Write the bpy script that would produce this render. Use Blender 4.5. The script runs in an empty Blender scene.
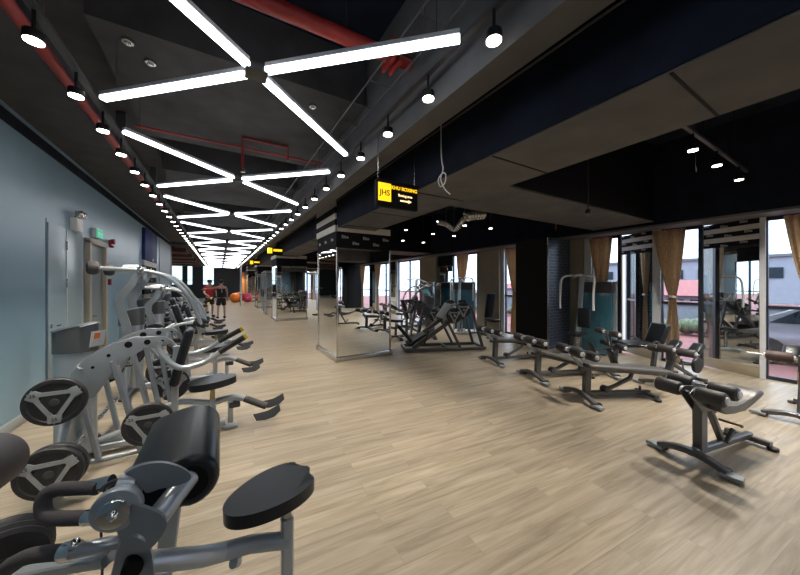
import bpy, bmesh, math, random
from mathutils import Vector, Matrix
random.seed(7)
PI = math.pi
C = bpy.context.scene.collection
R = math.radians
YAW = math.atan(180/300)
CS, SN = math.cos(YAW), math.sin(YAW)

# ---------------------------------------------------------------- materials
MATS = {}
def mat(name, col, rough=0.5, metal=0.0, noise=0.0, nscale=8, coat=0.0, emis=None, estr=0, spec=0.5, bump=0.0):
    if name in MATS: return MATS[name]
    m = bpy.data.materials.new(name); m.use_nodes = True
    nt = m.node_tree; b = nt.nodes['Principled BSDF']
    b.inputs['Base Color'].default_value = (*col, 1)
    b.inputs['Roughness'].default_value = rough
    b.inputs['Metallic'].default_value = metal
    b.inputs['Specular IOR Level'].default_value = spec
    if coat: b.inputs['Coat Weight'].default_value = coat
    if emis:
        b.inputs['Emission Color'].default_value = (*emis, 1); b.inputs['Emission Strength'].default_value = estr
    if noise or bump:
        tc = nt.nodes.new('ShaderNodeTexCoord'); n = nt.nodes.new('ShaderNodeTexNoise')
        n.inputs['Scale'].default_value = nscale; n.inputs['Detail'].default_value = 5
        nt.links.new(tc.outputs['Object'], n.inputs['Vector'])
        if noise:
            r = nt.nodes.new('ShaderNodeValToRGB')
            r.color_ramp.elements[0].position = 0.3; r.color_ramp.elements[1].position = 0.7
            r.color_ramp.elements[0].color = (*[max(0, c*(1-noise)) for c in col], 1)
            r.color_ramp.elements[1].color = (*[min(1, c*(1+noise)) for c in col], 1)
            nt.links.new(n.outputs['Fac'], r.inputs['Fac']); nt.links.new(r.outputs['Color'], b.inputs['Base Color'])
        if bump:
            bp = nt.nodes.new('ShaderNodeBump'); bp.inputs['Strength'].default_value = bump; bp.inputs['Distance'].default_value = 0.01
            nt.links.new(n.outputs['Fac'], bp.inputs['Height']); nt.links.new(bp.outputs['Normal'], b.inputs['Normal'])
    MATS[name] = m; return m

silver = mat('silver_paint', (0.44, 0.48, 0.515), 0.28, 0.4, noise=0.05)
silverd = mat('grey_plate_paint', (0.27, 0.30, 0.325), 0.4, 0.25, noise=0.06)
chrome = mat('chrome', (0.8, 0.8, 0.8), 0.12, 1.0)
brass = mat('dull_brass', (0.45, 0.35, 0.18), 0.3, 0.9)
graph = mat('graphite_paint', (0.10, 0.10, 0.106), 0.34, 0.4, noise=0.08)
graphd = mat('dark_plastic', (0.05, 0.05, 0.055), 0.4)
vinyl = mat('black_vinyl', (0.009, 0.012, 0.016), 0.33, bump=0.05, nscale=90)
foam = mat('grey_foam', (0.075, 0.068, 0.07), 0.75, bump=0.25, nscale=160)
rubber = mat('black_rubber', (0.02, 0.02, 0.023), 0.55, noise=0.2, nscale=30)
rubg = mat('ribbed_foot_rubber', (0.03, 0.032, 0.036), 0.5, bump=0.4, nscale=60)
plateg = mat('plate_insert_grey', (0.33, 0.35, 0.36), 0.45, 0.2, noise=0.08)
yellow = mat('yellow_plastic', (0.75, 0.55, 0.03), 0.4)
white = mat('white_plastic', (0.8, 0.8, 0.78), 0.45)
paper = mat('paper', (0.75, 0.76, 0.8), 0.6)
red = mat('red_paint', (0.30, 0.022, 0.02), 0.45, noise=0.12)
mirror = mat('mirror_glass', (0.86, 0.89, 0.88), 0.015, 1.0)
steel = mat('brushed_steel', (0.55, 0.54, 0.5), 0.25, 0.9, noise=0.05)
alu = mat('white_aluminium', (0.62, 0.64, 0.68), 0.4, 0.1)
darkfr = mat('dark_frame', (0.03, 0.035, 0.045), 0.35, 0.3)
navy = mat('navy_black_ceiling', (0.009, 0.013, 0.026), 0.9, spec=0.2, noise=0.35, nscale=3)
cgrey = mat('grey_ceiling_board', (0.064, 0.065, 0.070), 0.85, spec=0.3, noise=0.18, nscale=4)
beamg = mat('grey_beam_paint', (0.115, 0.116, 0.12), 0.85, spec=0.3, noise=0.15, nscale=3)
blackp = mat('black_panel', (0.006, 0.006, 0.007), 0.6, spec=0.2)
beige = mat('beige_column_paint', (0.30, 0.255, 0.19), 0.6, noise=0.06)
bwhite = mat('banner_white', (0.62, 0.60, 0.56), 0.55, noise=0.06)
bblack = mat('banner_black', (0.008, 0.008, 0.011), 0.8, spec=0.15)
lettg = mat('banner_lettering', (0.5, 0.5, 0.49), 0.5)
curt = mat('gold_brown_curtain', (0.54, 0.405, 0.27), 0.75, noise=0.15, nscale=20)
curt2 = mat('pale_curtain_lining', (0.55, 0.5, 0.42), 0.8)
skin = mat('skin', (0.55, 0.33, 0.24), 0.55)
cloth_b = mat('black_cloth', (0.012, 0.012, 0.016), 0.85)
cloth_r = mat('red_cloth', (0.5, 0.03, 0.05), 0.8)
hair = mat('dark_hair', (0.01, 0.008, 0.008), 0.6)
orange = mat('orange_vinyl', (0.85, 0.22, 0.02), 0.4)
magenta = mat('magenta_vinyl', (0.5, 0.03, 0.12), 0.4)
led = mat('led_diffuser', (1, 1, 1), 0.5, emis=(0.90, 0.93, 1.0), estr=4.5)
spotm = mat('spot_lens', (1, 1, 1), 0.5, emis=(1.0, 0.93, 0.82), estr=9.0)
signy = mat('lit_yellow', (0.9, 0.65, 0.02), 0.5, emis=(1.0, 0.55, 0.01), estr=0.75)
signg = mat('lit_green', (0.02, 0.35, 0.2), 0.5, emis=(0.02, 0.5, 0.28), estr=0.5)
wood_o = mat('warm_orange_panel', (0.55, 0.25, 0.08), 0.5, noise=0.2, nscale=2)
roofr = mat('red_roof_tiles', (0.27, 0.085, 0.095), 0.7, noise=0.2, nscale=6)
housew = mat('house_render', (0.24, 0.27, 0.33), 0.8, noise=0.06, nscale=2)
pave = mat('pinkish_red_paving', (0.24, 0.095, 0.105), 0.8, noise=0.2, nscale=1.2)
hedge = mat('hedge_green', (0.13, 0.17, 0.11), 0.8, noise=0.5, nscale=9)
carw = mat('car_paint', (0.35, 0.37, 0.42), 0.25, 0.4, coat=0.6)
glassd = mat('dark_glass', (0.02, 0.03, 0.04), 0.08)

def floor_mat():
    m = bpy.data.materials.new('wood_plank_floor'); m.use_nodes = True
    nt = m.node_tree; N = nt.nodes; L = nt.links; b = N['Principled BSDF']
    tc = N.new('ShaderNodeTexCoord')
    br = N.new('ShaderNodeTexBrick'); br.offset = 0.37; br.offset_frequency = 2
    br.inputs['Scale'].default_value = 1.0
    br.inputs['Brick Width'].default_value = 1.22; br.inputs['Row Height'].default_value = 0.152
    br.inputs['Mortar Size'].default_value = 0.0018; br.inputs['Mortar Smooth'].default_value = 0.1; br.inputs['Bias'].default_value = 0.0
    br.inputs['Color1'].default_value = (0.0, 0.0, 0.0, 1); br.inputs['Color2'].default_value = (1, 1, 1, 1)
    br.inputs['Mortar'].default_value = (0.35, 0.35, 0.35, 1)
    rot = N.new('ShaderNodeMapping'); rot.inputs['Rotation'].default_value = (0, 0, R(5)); L.new(tc.outputs['Object'], rot.inputs['Vector']); L.new(rot.outputs['Vector'], br.inputs['Vector'])
    mp = N.new('ShaderNodeMapping'); mp.inputs['Scale'].default_value = (0.8, 12, 1)
    L.new(rot.outputs['Vector'], mp.inputs['Vector'])
    addv = N.new('ShaderNodeVectorMath'); addv.operation = 'ADD'
    sc = N.new('ShaderNodeVectorMath'); sc.operation = 'SCALE'; sc.inputs['Scale'].default_value = 9.0
    L.new(br.outputs['Color'], sc.inputs[0]); L.new(mp.outputs['Vector'], addv.inputs[0]); L.new(sc.outputs['Vector'], addv.inputs[1])
    n1 = N.new('ShaderNodeTexNoise'); n1.inputs['Scale'].default_value = 1.6; n1.inputs['Detail'].default_value = 7; n1.inputs['Roughness'].default_value = 0.62
    n1.inputs['Distortion'].default_value = 0.6
    L.new(addv.outputs['Vector'], n1.inputs['Vector'])
    r = N.new('ShaderNodeValToRGB'); e = r.color_ramp.elements
    e[0].position = 0.30; e[0].color = (0.20, 0.162, 0.118, 1)
    e[1].position = 0.70; e[1].color = (0.41, 0.352, 0.275, 1)
    k = e.new(0.5); k.color = (0.31, 0.262, 0.196, 1)
    L.new(n1.outputs['Fac'], r.inputs['Fac'])
    mx = N.new('ShaderNodeMix'); mx.data_type = 'RGBA'; mx.blend_type = 'MULTIPLY'; mx.inputs['Factor'].default_value = 1.0
    r2 = N.new('ShaderNodeValToRGB'); r2.color_ramp.elements[0].color = (0.91, 0.905, 0.90, 1); r2.color_ramp.elements[1].color = (1.08, 1.05, 1.02, 1)
    L.new(br.outputs['Color'], r2.inputs['Fac'])
    L.new(r.outputs['Color'], mx.inputs[6]); L.new(r2.outputs['Color'], mx.inputs[7])
    mx2 = N.new('ShaderNodeMix'); mx2.data_type = 'RGBA'; mx2.inputs[7].default_value = (0.16, 0.11, 0.07, 1)
    mf = N.new('ShaderNodeMath'); mf.operation = 'MULTIPLY'; mf.inputs[1].default_value = 0.35
    L.new(br.outputs['Fac'], mf.inputs[0]); L.new(mf.outputs[0], mx2.inputs[0]); L.new(mx.outputs[2], mx2.inputs[6])
    L.new(mx2.outputs[2], b.inputs['Base Color'])
    rr = N.new('ShaderNodeMapRange'); rr.inputs['To Min'].default_value = 0.30; rr.inputs['To Max'].default_value = 0.46
    L.new(n1.outputs['Fac'], rr.inputs['Value']); L.new(rr.outputs[0], b.inputs['Roughness'])
    b.inputs['Specular IOR Level'].default_value = 0.45
    bp = N.new('ShaderNodeBump'); bp.inputs['Strength'].default_value = 0.12; bp.inputs['Distance'].default_value = 0.003
    L.new(n1.outputs['Fac'], bp.inputs['Height']); L.new(bp.outputs['Normal'], b.inputs['Normal'])
    return m
FLOORM = floor_mat()

def wall_mat():
    m = mat('blue_grey_gloss_wall', (0.235, 0.37, 0.46), 0.34, 0, noise=0.05, nscale=0.8, spec=0.35)
    return m
WALLM = wall_mat()

def tile_mat():
    m = bpy.data.materials.new('blue_black_brick_tile'); m.use_nodes = True
    nt = m.node_tree; b = nt.nodes['Principled BSDF']
    tc = nt.nodes.new('ShaderNodeTexCoord'); mp = nt.nodes.new('ShaderNodeMapping'); mp.inputs['Rotation'].default_value = (R(90), 0, 0)
    br = nt.nodes.new('ShaderNodeTexBrick'); br.inputs['Scale'].default_value = 1
    br.inputs['Brick Width'].default_value = 0.22; br.inputs['Row Height'].default_value = 0.075; br.inputs['Mortar Size'].default_value = 0.006
    br.inputs['Color1'].default_value = (0.035, 0.05, 0.085, 1); br.inputs['Color2'].default_value = (0.06, 0.085, 0.13, 1); br.inputs['Mortar'].default_value = (0.17, 0.2, 0.26, 1)
    nt.links.new(tc.outputs['Object'], mp.inputs['Vector']); nt.links.new(mp.outputs['Vector'], br.inputs['Vector'])
    nt.links.new(br.outputs['Color'], b.inputs['Base Color']); b.inputs['Roughness'].default_value = 0.3
    return m
TILEM = tile_mat()

def glass_mat(name, tint, gl=0.12):
    m = bpy.data.materials.new(name); m.use_nodes = True
    nt = m.node_tree; nt.nodes.remove(nt.nodes['Principled BSDF'])
    o = nt.nodes['Material Output']; t = nt.nodes.new('ShaderNodeBsdfTransparent'); g = nt.nodes.new('ShaderNodeBsdfGlossy')
    t.inputs['Color'].default_value = (*tint, 1); g.inputs['Roughness'].default_value = 0.01
    mx = nt.nodes.new('ShaderNodeMixShader'); mx.inputs[0].default_value = gl
    nt.links.new(t.outputs[0], mx.inputs[1]); nt.links.new(g.outputs[0], mx.inputs[2]); nt.links.new(mx.outputs[0], o.inputs['Surface'])
    return m
GLASS = glass_mat('window_glass', (0.93, 0.96, 0.97), 0.07)
BGLASS = mat('blue_acrylic_shroud', (0.05, 0.17, 0.24), 0.12, 0, spec=0.7)

# ---------------------------------------------------------------- geometry helpers
def frame_of(d):
    d = d.normalized(); up = Vector((0, 0, 1)) if abs(d.z) < 0.95 else Vector((0, 1, 0))
    s = d.cross(up).normalized(); return s, s.cross(d).normalized()
def catmull(pts, n=6):
    P = [Vector(p) for p in pts]
    if len(P) < 3: return P
    out = []
    for i in range(len(P)-1):
        p0 = P[i-1] if i else P[0]*2-P[1]; p1, p2 = P[i], P[i+1]; p3 = P[i+2] if i+2 < len(P) else P[-1]*2-P[-2]
        for k in range(n):
            t = k/n
            out.append(0.5*((2*p1)+(-p0+p2)*t+(2*p0-5*p1+4*p2-p3)*t*t+(-p0+3*p1-3*p2+p3)*t**3))
    out.append(P[-1]); return out
class MB:
    def __init__(s): s.bm = bmesh.new()
    def box(s, c, size, bev=0.0, rot=(0, 0, 0), seg=2):
        M = Matrix.Translation(c) @ Matrix.Rotation(rot[2], 4, 'Z') @ Matrix.Rotation(rot[1], 4, 'Y') @ Matrix.Rotation(rot[0], 4, 'X') @ Matrix.Diagonal((*size, 1))
        r = bmesh.ops.create_cube(s.bm, size=1, matrix=M)
        if bev > 0:
            es = {e for v in r['verts'] for e in v.link_edges}
            bmesh.ops.bevel(s.bm, geom=list(es), offset=min(bev, min(size)*0.49), segments=seg, affect='EDGES', profile=0.5)
        return s
    def tube(s, pts, r, seg=12, curve=0, rect=None, radii=None, caps=True):
        P = catmull(pts, curve) if curve else [Vector(p) for p in pts]
        n = len(P)
        if radii and len(radii) != n:
            k = len(radii)-1; radii = [radii[min(int(i/(n-1)*k), k-1)]*(1-(i/(n-1)*k-min(int(i/(n-1)*k), k-1)))+radii[min(int(i/(n-1)*k), k-1)+1]*(i/(n-1)*k-min(int(i/(n-1)*k), k-1)) for i in range(n)]
        d = (P[1]-P[0]).normalized(); a, b = frame_of(d); rings = []
        for i in range(n):
            nd = (P[min(i+1, n-1)]-P[max(i-1, 0)]).normalized()
            q = d.rotation_difference(nd); a = q @ a; b = q @ b; d = nd
            k = 1.0
            if 0 < i < n-1 and not curve:
                ang = (P[i]-P[i-1]).angle(P[i+1]-P[i]); k = 1/max(0.4, math.cos(ang/2))
            rr = radii[i] if radii else r
            ring = []
            if rect:
                w, h = rect[0]/2, rect[1]/2; c = min(w, h)*0.35
                for (x, y) in ((w, -h+c), (w, h-c), (w-c, h), (-w+c, h), (-w, h-c), (-w, -h+c), (-w+c, -h), (w-c, -h)):
                    ring.append(s.bm.verts.new(P[i]+a*x+b*y*k))
            else:
                for j in range(seg):
                    t = 2*PI*j/seg; ring.append(s.bm.verts.new(P[i]+a*math.cos(t)*rr+b*math.sin(t)*rr))
            rings.append(ring)
        m = len(rings[0])
        for i in range(n-1):
            for j in range(m):
                s.bm.faces.new((rings[i][j], rings[i][(j+1) % m], rings[i+1][(j+1) % m], rings[i+1][j]))
        if caps:
            s.bm.faces.new(rings[0][::-1]); s.bm.faces.new(rings[-1])
        return s
    def lathe(s, prof, M=None, seg=24):
        M = M or Matrix(); rings = []
        for (r, z) in prof:
            if r < 1e-5: rings.append([s.bm.verts.new(M @ Vector((0, 0, z)))])
            else: rings.append([s.bm.verts.new(M @ Vector((r*math.cos(2*PI*j/seg), r*math.sin(2*PI*j/seg), z))) for j in range(seg)])
        for A, B in zip(rings, rings[1:]):
            for j in range(seg):
                k = (j+1) % seg
                if len(A) == 1 and len(B) == 1: continue
                if len(A) == 1: s.bm.faces.new((A[0], B[k], B[j]))
                elif len(B) == 1: s.bm.faces.new((A[j], A[k], B[0]))
                else: s.bm.faces.new((A[j], A[k], B[k], B[j]))
        return s
    def disc(s, p0, p1, r, bev=0.0, seg=20):
        p0, p1 = Vector(p0), Vector(p1); L = (p1-p0).length
        M = Matrix.Translation(p0) @ (p1-p0).to_track_quat('Z', 'Y').to_matrix().to_4x4()
        b = min(bev, r*0.6, L*0.49)
        pr = [(0, 0), (r-b, 0), (r-b*0.3, b*0.3), (r, b), (r, L-b), (r-b*0.3, L-b*0.3), (r-b, L), (0, L)] if b > 0 else [(0, 0), (r, 0), (r, L), (0, L)]
        return s.lathe(pr, M, seg)
    def prism(s, poly, t, M, bev=0.0):
        """poly in local xy, extruded along local z by t (centred)"""
        lo = [s.bm.verts.new(M @ Vector((x, y, -t/2))) for x, y in poly]
        hi = [s.bm.verts.new(M @ Vector((x, y, t/2))) for x, y in poly]
        n = len(poly); fs = [s.bm.faces.new(lo[::-1]), s.bm.faces.new(hi)]
        for i in range(n): fs.append(s.bm.faces.new((lo[i], lo[(i+1) % n], hi[(i+1) % n], hi[i])))
        if bev:
            es = list(fs[0].edges)+list(fs[1].edges)
            bmesh.ops.bevel(s.bm, geom=es, offset=bev, segments=3, affect='EDGES', profile=0.5)
        return s
    def ringp(s, outer, inner, t, M):
        n = len(outer)
        V = [[s.bm.verts.new(M @ Vector((x, y, z))) for x, y in lp] for lp, z in ((outer, -t/2), (outer, t/2), (inner, t/2), (inner, -t/2))]
        for q in range(4):
            A, B = V[q], V[(q+1) % 4]
            for j in range(n): s.bm.faces.new((A[j], A[(j+1) % n], B[(j+1) % n], B[j]))
        return s
    def sphere(s, c, r, sc=(1, 1, 1), seg=16):
        bmesh.ops.create_uvsphere(s.bm, u_segments=seg, v_segments=max(6, seg//2), radius=r, matrix=Matrix.Translation(c) @ Matrix.Diagonal((*sc, 1)))
        return s
    def build(s, name, m, parent=None, smooth=True, ang=35):
        bmesh.ops.recalc_face_normals(s.bm, faces=s.bm.faces)
        me = bpy.data.meshes.new(name); s.bm.to_mesh(me); s.bm.free()
        me.materials.append(m)
        if smooth:
            me.polygons.foreach_set('use_smooth', [True]*len(me.polygons)); me.set_sharp_from_angle(angle=R(ang))
        o = bpy.data.objects.new(name, me); C.objects.link(o)
        if parent: o.parent = parent
        return o
def tag(o, label=None, cat=None, group=None, kind=None):
    if label: o['label'] = label
    if cat: o['category'] = cat
    if group: o['group'] = group
    if kind: o['kind'] = kind
    return o
def thing(name, label, cat, loc=(0, 0, 0), rz=0, group=None):
    o = bpy.data.objects.new(name, None); C.objects.link(o); o.location = loc; o.rotation_euler = (0, 0, rz)
    o.empty_display_size = 0.1
    return tag(o, label, cat, group)
def copy_tree(o, parent=None):
    c = o.copy(); C.objects.link(c)
    if parent: c.parent = parent
    for ch in list(o.children): copy_tree(ch, c)
    return c
def struct(o): o['kind'] = 'structure'; return o
def sbox(name, x0, x1, y0, y1, z0, z1, m, bev=0.0, parent=None):
    o = MB().box(((x0+x1)/2, (y0+y1)/2, (z0+z1)/2), (x1-x0, y1-y0, z1-z0), bev).build(name, m, parent, smooth=bev > 0)
    if not parent: struct(o)
    return o
def text(name, s, size, m, parent, loc, rot, extr=0.002, align='CENTER'):
    cu = bpy.data.curves.new(name, 'FONT'); cu.body = s; cu.size = size; cu.extrude = extr; cu.align_x = align; cu.align_y = 'CENTER'
    cu.offset = size*0.012
    t = bpy.data.objects.new('tmp', cu); C.objects.link(t)
    me = bpy.data.meshes.new_from_object(t); bpy.data.objects.remove(t)
    me.materials.clear(); me.materials.append(m)
    o = bpy.data.objects.new(name, me); C.objects.link(o); o.parent = parent; o.location = loc; o.rotation_euler = rot
    return o
ORD = 'first second third fourth fifth sixth seventh eighth ninth tenth eleventh twelfth thirteenth fourteenth fifteenth sixteenth seventeenth eighteenth nineteenth twentieth'.split()
def ordw(n):
    if n < 20: return ORD[n]
    tens = {2: 'twenty', 3: 'thirty', 4: 'forty', 5: 'fifty'}; n += 1
    t, u = divmod(n, 10)
    return (tens[t]+'-'+ORD[u-1]) if u else tens[t].replace('ty', 'tieth')

# ---------------------------------------------------------------- shell
XL, XR = -1.95, 7.8
Y0, Y1 = -12.0, 38.0
sbox('floor', -14, 7.95, Y0, Y1, -0.12, 0, FLOORM)
sbox('ceiling', -14, 8.2, Y0, Y1, 4.3, 4.45, navy)
sbox('wall_back', -14, 8.2, Y0-0.15, Y0, -0.12, 4.45, WALLM)
# left wall with panel joints
wl = sbox('wall_left', XL-0.15, XL, Y0, 17.1, 0, 4.3, WALLM)
sbox('trim_1', XL-0.001, XL+0.004, 5.735, 5.745, 0.1, 2.45, darkfr)           # joint line
sbox('baseboard_left', XL, XL+0.03, Y0, 7.0, 0, 0.11, mat('grey_skirting', (0.33, 0.36, 0.36), 0.4), 0.004)
sbox('trim_2', XL, XL+0.03, Y0, 17.1, 3.30, 3.42, navy)  # dark strip standing in for the shadowed gap along the wall top
# plain flush door
d1 = MB().box((XL+0.006, 6.33, 1.2), (0.012, 1.12, 2.4), 0.004).build('door_1', mat('door_blue_grey', (0.36, 0.47, 0.52), 0.25)); struct(d1)
for z in (0.35, 1.6, 2.15):
    MB().box((XL+0.018, 6.30, z), (0.02, 0.03, 0.13), 0.004).build('hinge', steel, d1)
MB().tube([(XL+0.012, 5.84, 1.02), (XL+0.06, 5.84, 1.02), (XL+0.065, 5.95, 1.02)], 0.011, 10).disc((XL+0.01, 5.84, 1.02), (XL+0.02, 5.84, 1.02), 0.028).build('door_handle', chrome, d1)
MB().box((XL+0.012, 6.31, 1.2), (0.016, 0.02, 2.38), 0.002).box((XL+0.012, 6.90, 1.2), (0.016, 0.025, 2.38), 0.002).build('door_edge', alu, d1)
# framed door
d2 = MB().box((XL+0.01, 7.47, 1.13), (0.02, 0.72, 2.26)).build('door_2', mat('door_leaf_grey', (0.20, 0.24, 0.24), 0.4), smooth=False); struct(d2)
beigef = mat('beige_door_frame', (0.42, 0.38, 0.30), 0.5)
MB().box((XL+0.04, 7.05, 1.16), (0.08, 0.09, 2.32), 0.006).box((XL+0.04, 7.88, 1.16), (0.08, 0.09, 2.32), 0.006).box((XL+0.04, 7.465, 2.32), (0.08, 0.92, 0.09), 0.006).build('door_frame', beigef, d2)
MB().tube([(XL+0.02, 7.2, 1.02), (XL+0.07, 7.2, 1.02), (XL+0.075, 7.31, 1.02)], 0.011, 10).build('door_handle', chrome, d2)
# far wall with windows
fw = sbox('wall_far', -14, 8.2, Y1, Y1+0.2, 0, 4.3, mat('far_wall_dark', (0.05, 0.055, 0.06), 0.6))
sbox('wall_side', -14.15, -14, Y0, Y1, 0, 4.45, beamg)
skyp = mat('bright_window_daylight', (0.5, 0.7, 0.8), 0.5, emis=(0.55, 0.78, 0.9), estr=1.0)
for i, (a, b) in enumerate(((-6.4, -4.6), (-4.2, -3.3), (-2.9, -2.45), (-1.55, -0.55))):
    w = MB().box(((a+b)/2, Y1-0.02, 2.45), (b-a, 0.04, 2.0)).build('window_%d' % (i+5), skyp, smooth=False); struct(w)
    MB().box((a, Y1-0.05, 2.45), (0.06, 0.06, 2.05)).box((b, Y1-0.05, 2.45), (0.06, 0.06, 2.05)).box(((a+b)/2, Y1-0.05, 1.9), (b-a, 0.05, 0.06)).box(((a+b)/2, Y1-0.05, 3.45), (b-a, 0.05, 0.06)).build('window_frame', darkfr, w)
# end post of the left wall
sbox('trim_3', XL-0.15, XL+0.03, 17.1, 17.28, 0, 4.3, darkfr)
# left far area dropped ceiling, brown red
brownc = mat('red_brown_ceiling', (0.10, 0.04, 0.03), 0.7, noise=0.2)
for k in range(5): sbox('trim_%d' % (4+k), -13.8, -1.5, 19+k*3.6, 20.6+k*3.6, 3.2, 3.5, brownc)

# soffit, strips and beams
sbox('trim_20', XL, -1.28, Y0, 17.1, 3.5, 4.3, cgrey)
sbox('trim_21', -1.28, -0.92, Y0, Y1, 3.85, 4.3, cgrey)
sbox('trim_22', -1.95, -1.28, 17.3, Y1, 3.4, 4.3, cgrey)
for k in range(10):      # dropped boards across the hall
    y = 3.3+k*3.75
    if y+2.2 < Y1: sbox('trim_%d' % (30+k), -0.92, 1.5, y, y+2.25, 3.72, 4.3, cgrey)
sbox('trim_23', 1.52, 1.74, Y0, Y1, 3.05, 4.3, beamg)       # narrow beam
sbox('trim_24', 2.05, 2.86, Y0, Y1, 2.72, 4.3, beamg)       # wide beam: grey underside
sbox('trim_25', 2.035, 2.05, Y0, Y1, 2.73, 4.3, navy)
sbox('trim_26', 7.32, 7.95, Y0, Y1, 2.74, 4.3, navy)        # beam over the windows
sbox('trim_27', 7.29, 7.95, Y0, Y1, 2.70, 2.74, mat('grey_curtain_rail', (0.12, 0.12, 0.13), 0.5))
for i, (a, b) in enumerate(((-10.5, -9.3), (-4.9, -3.8), (2.5, 3.6), (9.8, 11.0), (17.3, 18.5), (24.8, 26.0))):
    sbox('trim_%d' % (50+2*i), 2.86, 7.32, a, b, 2.80, 4.3, beamg)
    sbox('trim_%d' % (51+2*i), 2.86, 7.32, a-0.012, a, 2.82, 4.3, blackp)
for k in range(12):   # board joints under the wide beam
    sbox('trim_%d' % (70+k), 2.06, 2.85, -0.6+k*1.22, -0.585+k*1.22, 2.714, 2.722, blackp)
sbox('trim_83', 3.25, 7.3, -3, -1.2, 3.3, 4.3, cgrey)

# ---------------------------------------------------------------- LED crosses
def make_cross():
    t = thing('pendant_light', '', 'ceiling light')
    hx, hy = 1.10, 1.03; L = math.hypot(hx, hy)
    MB().box((0, 0, 0.025), (0.15, 0.15, 0.06), 0.004).build('connector', graphd, t)
    for sx in (-1, 1):
        for sy in (-1, 1):
            a = math.atan2(sy*hy, sx*hx); cx, cy = math.cos(a), math.sin(a); c = (L+0.09)/2
            b = MB().box((cx*c, cy*c, 0.05), (L-0.09, 0.052, 0.035), 0.003, rot=(0, 0, a)).build('light_bar', alu, t)
            MB().box((cx*c, cy*c, 0.016), (L-0.09, 0.056, 0.03), 0.004, rot=(0, 0, a)).build('diffuser', led, b)
            e = L*0.9
            MB().tube([(cx*e, cy*e, 0.06), (cx*e, cy*e, 0.52)], 0.003, 6).build('hanging_wire', steel, t)
    return t
cross = make_cross()
for k in range(16):
    o = cross if k == 0 else copy_tree(cross)
    o.location = (0.235, 2.50+(k if k < 13 else 12-k)*2.72, 3.17)
    lab = ['nearest cross-shaped white LED light hanging across the top of the picture'] + ['%s X-shaped white LED pendant down the hall, counted from the camera' % ordw(i) for i in range(1, 13)]
    if k == 12: lab[12] = 'farthest X-shaped white LED pendant light at the end of the hall'
    lab += ['%s LED cross behind the camera, only reflected in the nearest mirrored pillar' % w for w in ('closest', 'middle', 'farthest')]  # row continued out of view, added for its light on the foreground
    tag(o, lab[k], 'ceiling light', 'X-shaped LED lights down the hall')

# ---------------------------------------------------------------- spot lights
def make_spot():
    t = thing('spotlight', '', 'spotlight')
    MB().disc((0, 0, 0.0), (0, 0, 0.06), 0.048, 0.012, 18).build('housing', blackp, t)
    MB().disc((0, 0, -0.006), (0, 0, 0.002), 0.044, 0, 18).build('lens', spotm, t)
    MB().tube([(0, 0, 0.055), (0, 0, 0.19)], 0.010, 8).build('bracket', blackp, t)
    return t
spot = make_spot(); first = True
def lamp(loc, power, size=68, blend=0.7, col=(1, 0.92, 0.80)):
    l = bpy.data.lights.new('spot_beam', 'SPOT'); l.energy = power; l.spot_size = R(size); l.spot_blend = blend; l.color = col; l.shadow_soft_size = 0.045
    o = bpy.data.objects.new('spot_beam', l); C.objects.link(o); o.location = (loc[0], loc[1], loc[2]-0.03)
def place_spot(x, y, z, label, group, power):
    global first
    o = spot if first else copy_tree(spot); first = False
    o.location = (x, y, z); tag(o, label, 'spotlight', group)
    if power: lamp((x, y, z), power, 120 if 'track' in label else 68)
HS = 3.05
SPW = 66
sbox('trim_28', -0.98, -0.93, -1.0, 33.5, HS+0.185, HS+0.215, graphd)
sbox('trim_29', 1.385, 1.425, -1.0, 33.5, HS+0.185, HS+0.215, graphd)
for k in range(48):
    place_spot(-0.957, 2.05+k*.62, HS, '%s spotlight from the camera in the row above the left machines' % ordw(k), 'left row of ceiling spotlights', SPW if k % 2 == 0 or k < 10 else 0)
    place_spot(1.405, 1.25+k*.66, HS, '%s spotlight from the camera in the row beside the narrow beam' % ordw(k), 'right row of ceiling spotlights', SPW if k % 2 == 0 or k < 10 else 0)
# track with three lamps on the right
trk = thing('ceiling_track', 'short black lighting track above the front right benches', 'lighting track', (0, 0, 0))
MB().box((5.4, 1.2, 3.30), (3.0, 0.035, 0.03)).build('rail', graph, trk, smooth=False)
for x in (4.9, 6.2): MB().tube([(x, 1.2, 3.3), (x, 1.2, 4.3)], 0.007, 6).build('hanging_rod', steel, trk)
def at(u, v, z):
    x = (u-400)*z/300; return Vector((x*CS+z*SN, -x*SN+z*CS, 1.6-(v-283)*z/300))
for i, (x, w) in enumerate(((4.57, 'leftmost'), (5.43, 'middle'), (6.45, 'rightmost'))):
    place_spot(x, 1.2, 3.095, '%s of the three bright track spotlights above the benches' % w, 'three spotlights on the right track', 120)
k = 0
names = {}
for (u, v) in ((460.6, 200.7), (493, 206.5), (521, 211), (438.7, 221.5), (464.8, 225.6), (490.6, 228.5), (406, 230), (433, 234), (454, 236), (403, 240.6), (423.5, 242.5), (401.6, 247)):
    # small ceiling lamps in the bays behind the cross beam
    zz = 1.42*300/(283-v); p = at(u, v, zz)
    if p.x < 3.35: p.x = 3.4
    place_spot(p.x, p.y, 3.02, '%s small ceiling lamp counted outward, in the dark bays beyond the cross beam' % ordw(k), 'small lamps over the free-weight bays', 45 if k % 2 == 0 else 0)
    MB().tube([(p.x, p.y, 3.2), (p.x, p.y, 4.3)], 0.006, 6).build('hanging_rod', graphd, spot if False else None).name = 'hanging_rod'
    ro = C.objects[-1]; tag(ro, 'thin dark rod holding the %s small lamp beyond the cross beam' % ordw(k), 'rod', 'rods of the small bay lamps')
    k += 1
for i in range(7):
    for j, xx in enumerate((4.3, 5.9)):
        if i > 0: lamp((xx, 5.6+i*3.7, 3.0), 110, 120)  # extra lamps without fixtures, added to brighten the side bays
for i in range(4): lamp((-4.5, 19.8+i*3.6, 3.15), 60, 120)
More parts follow.
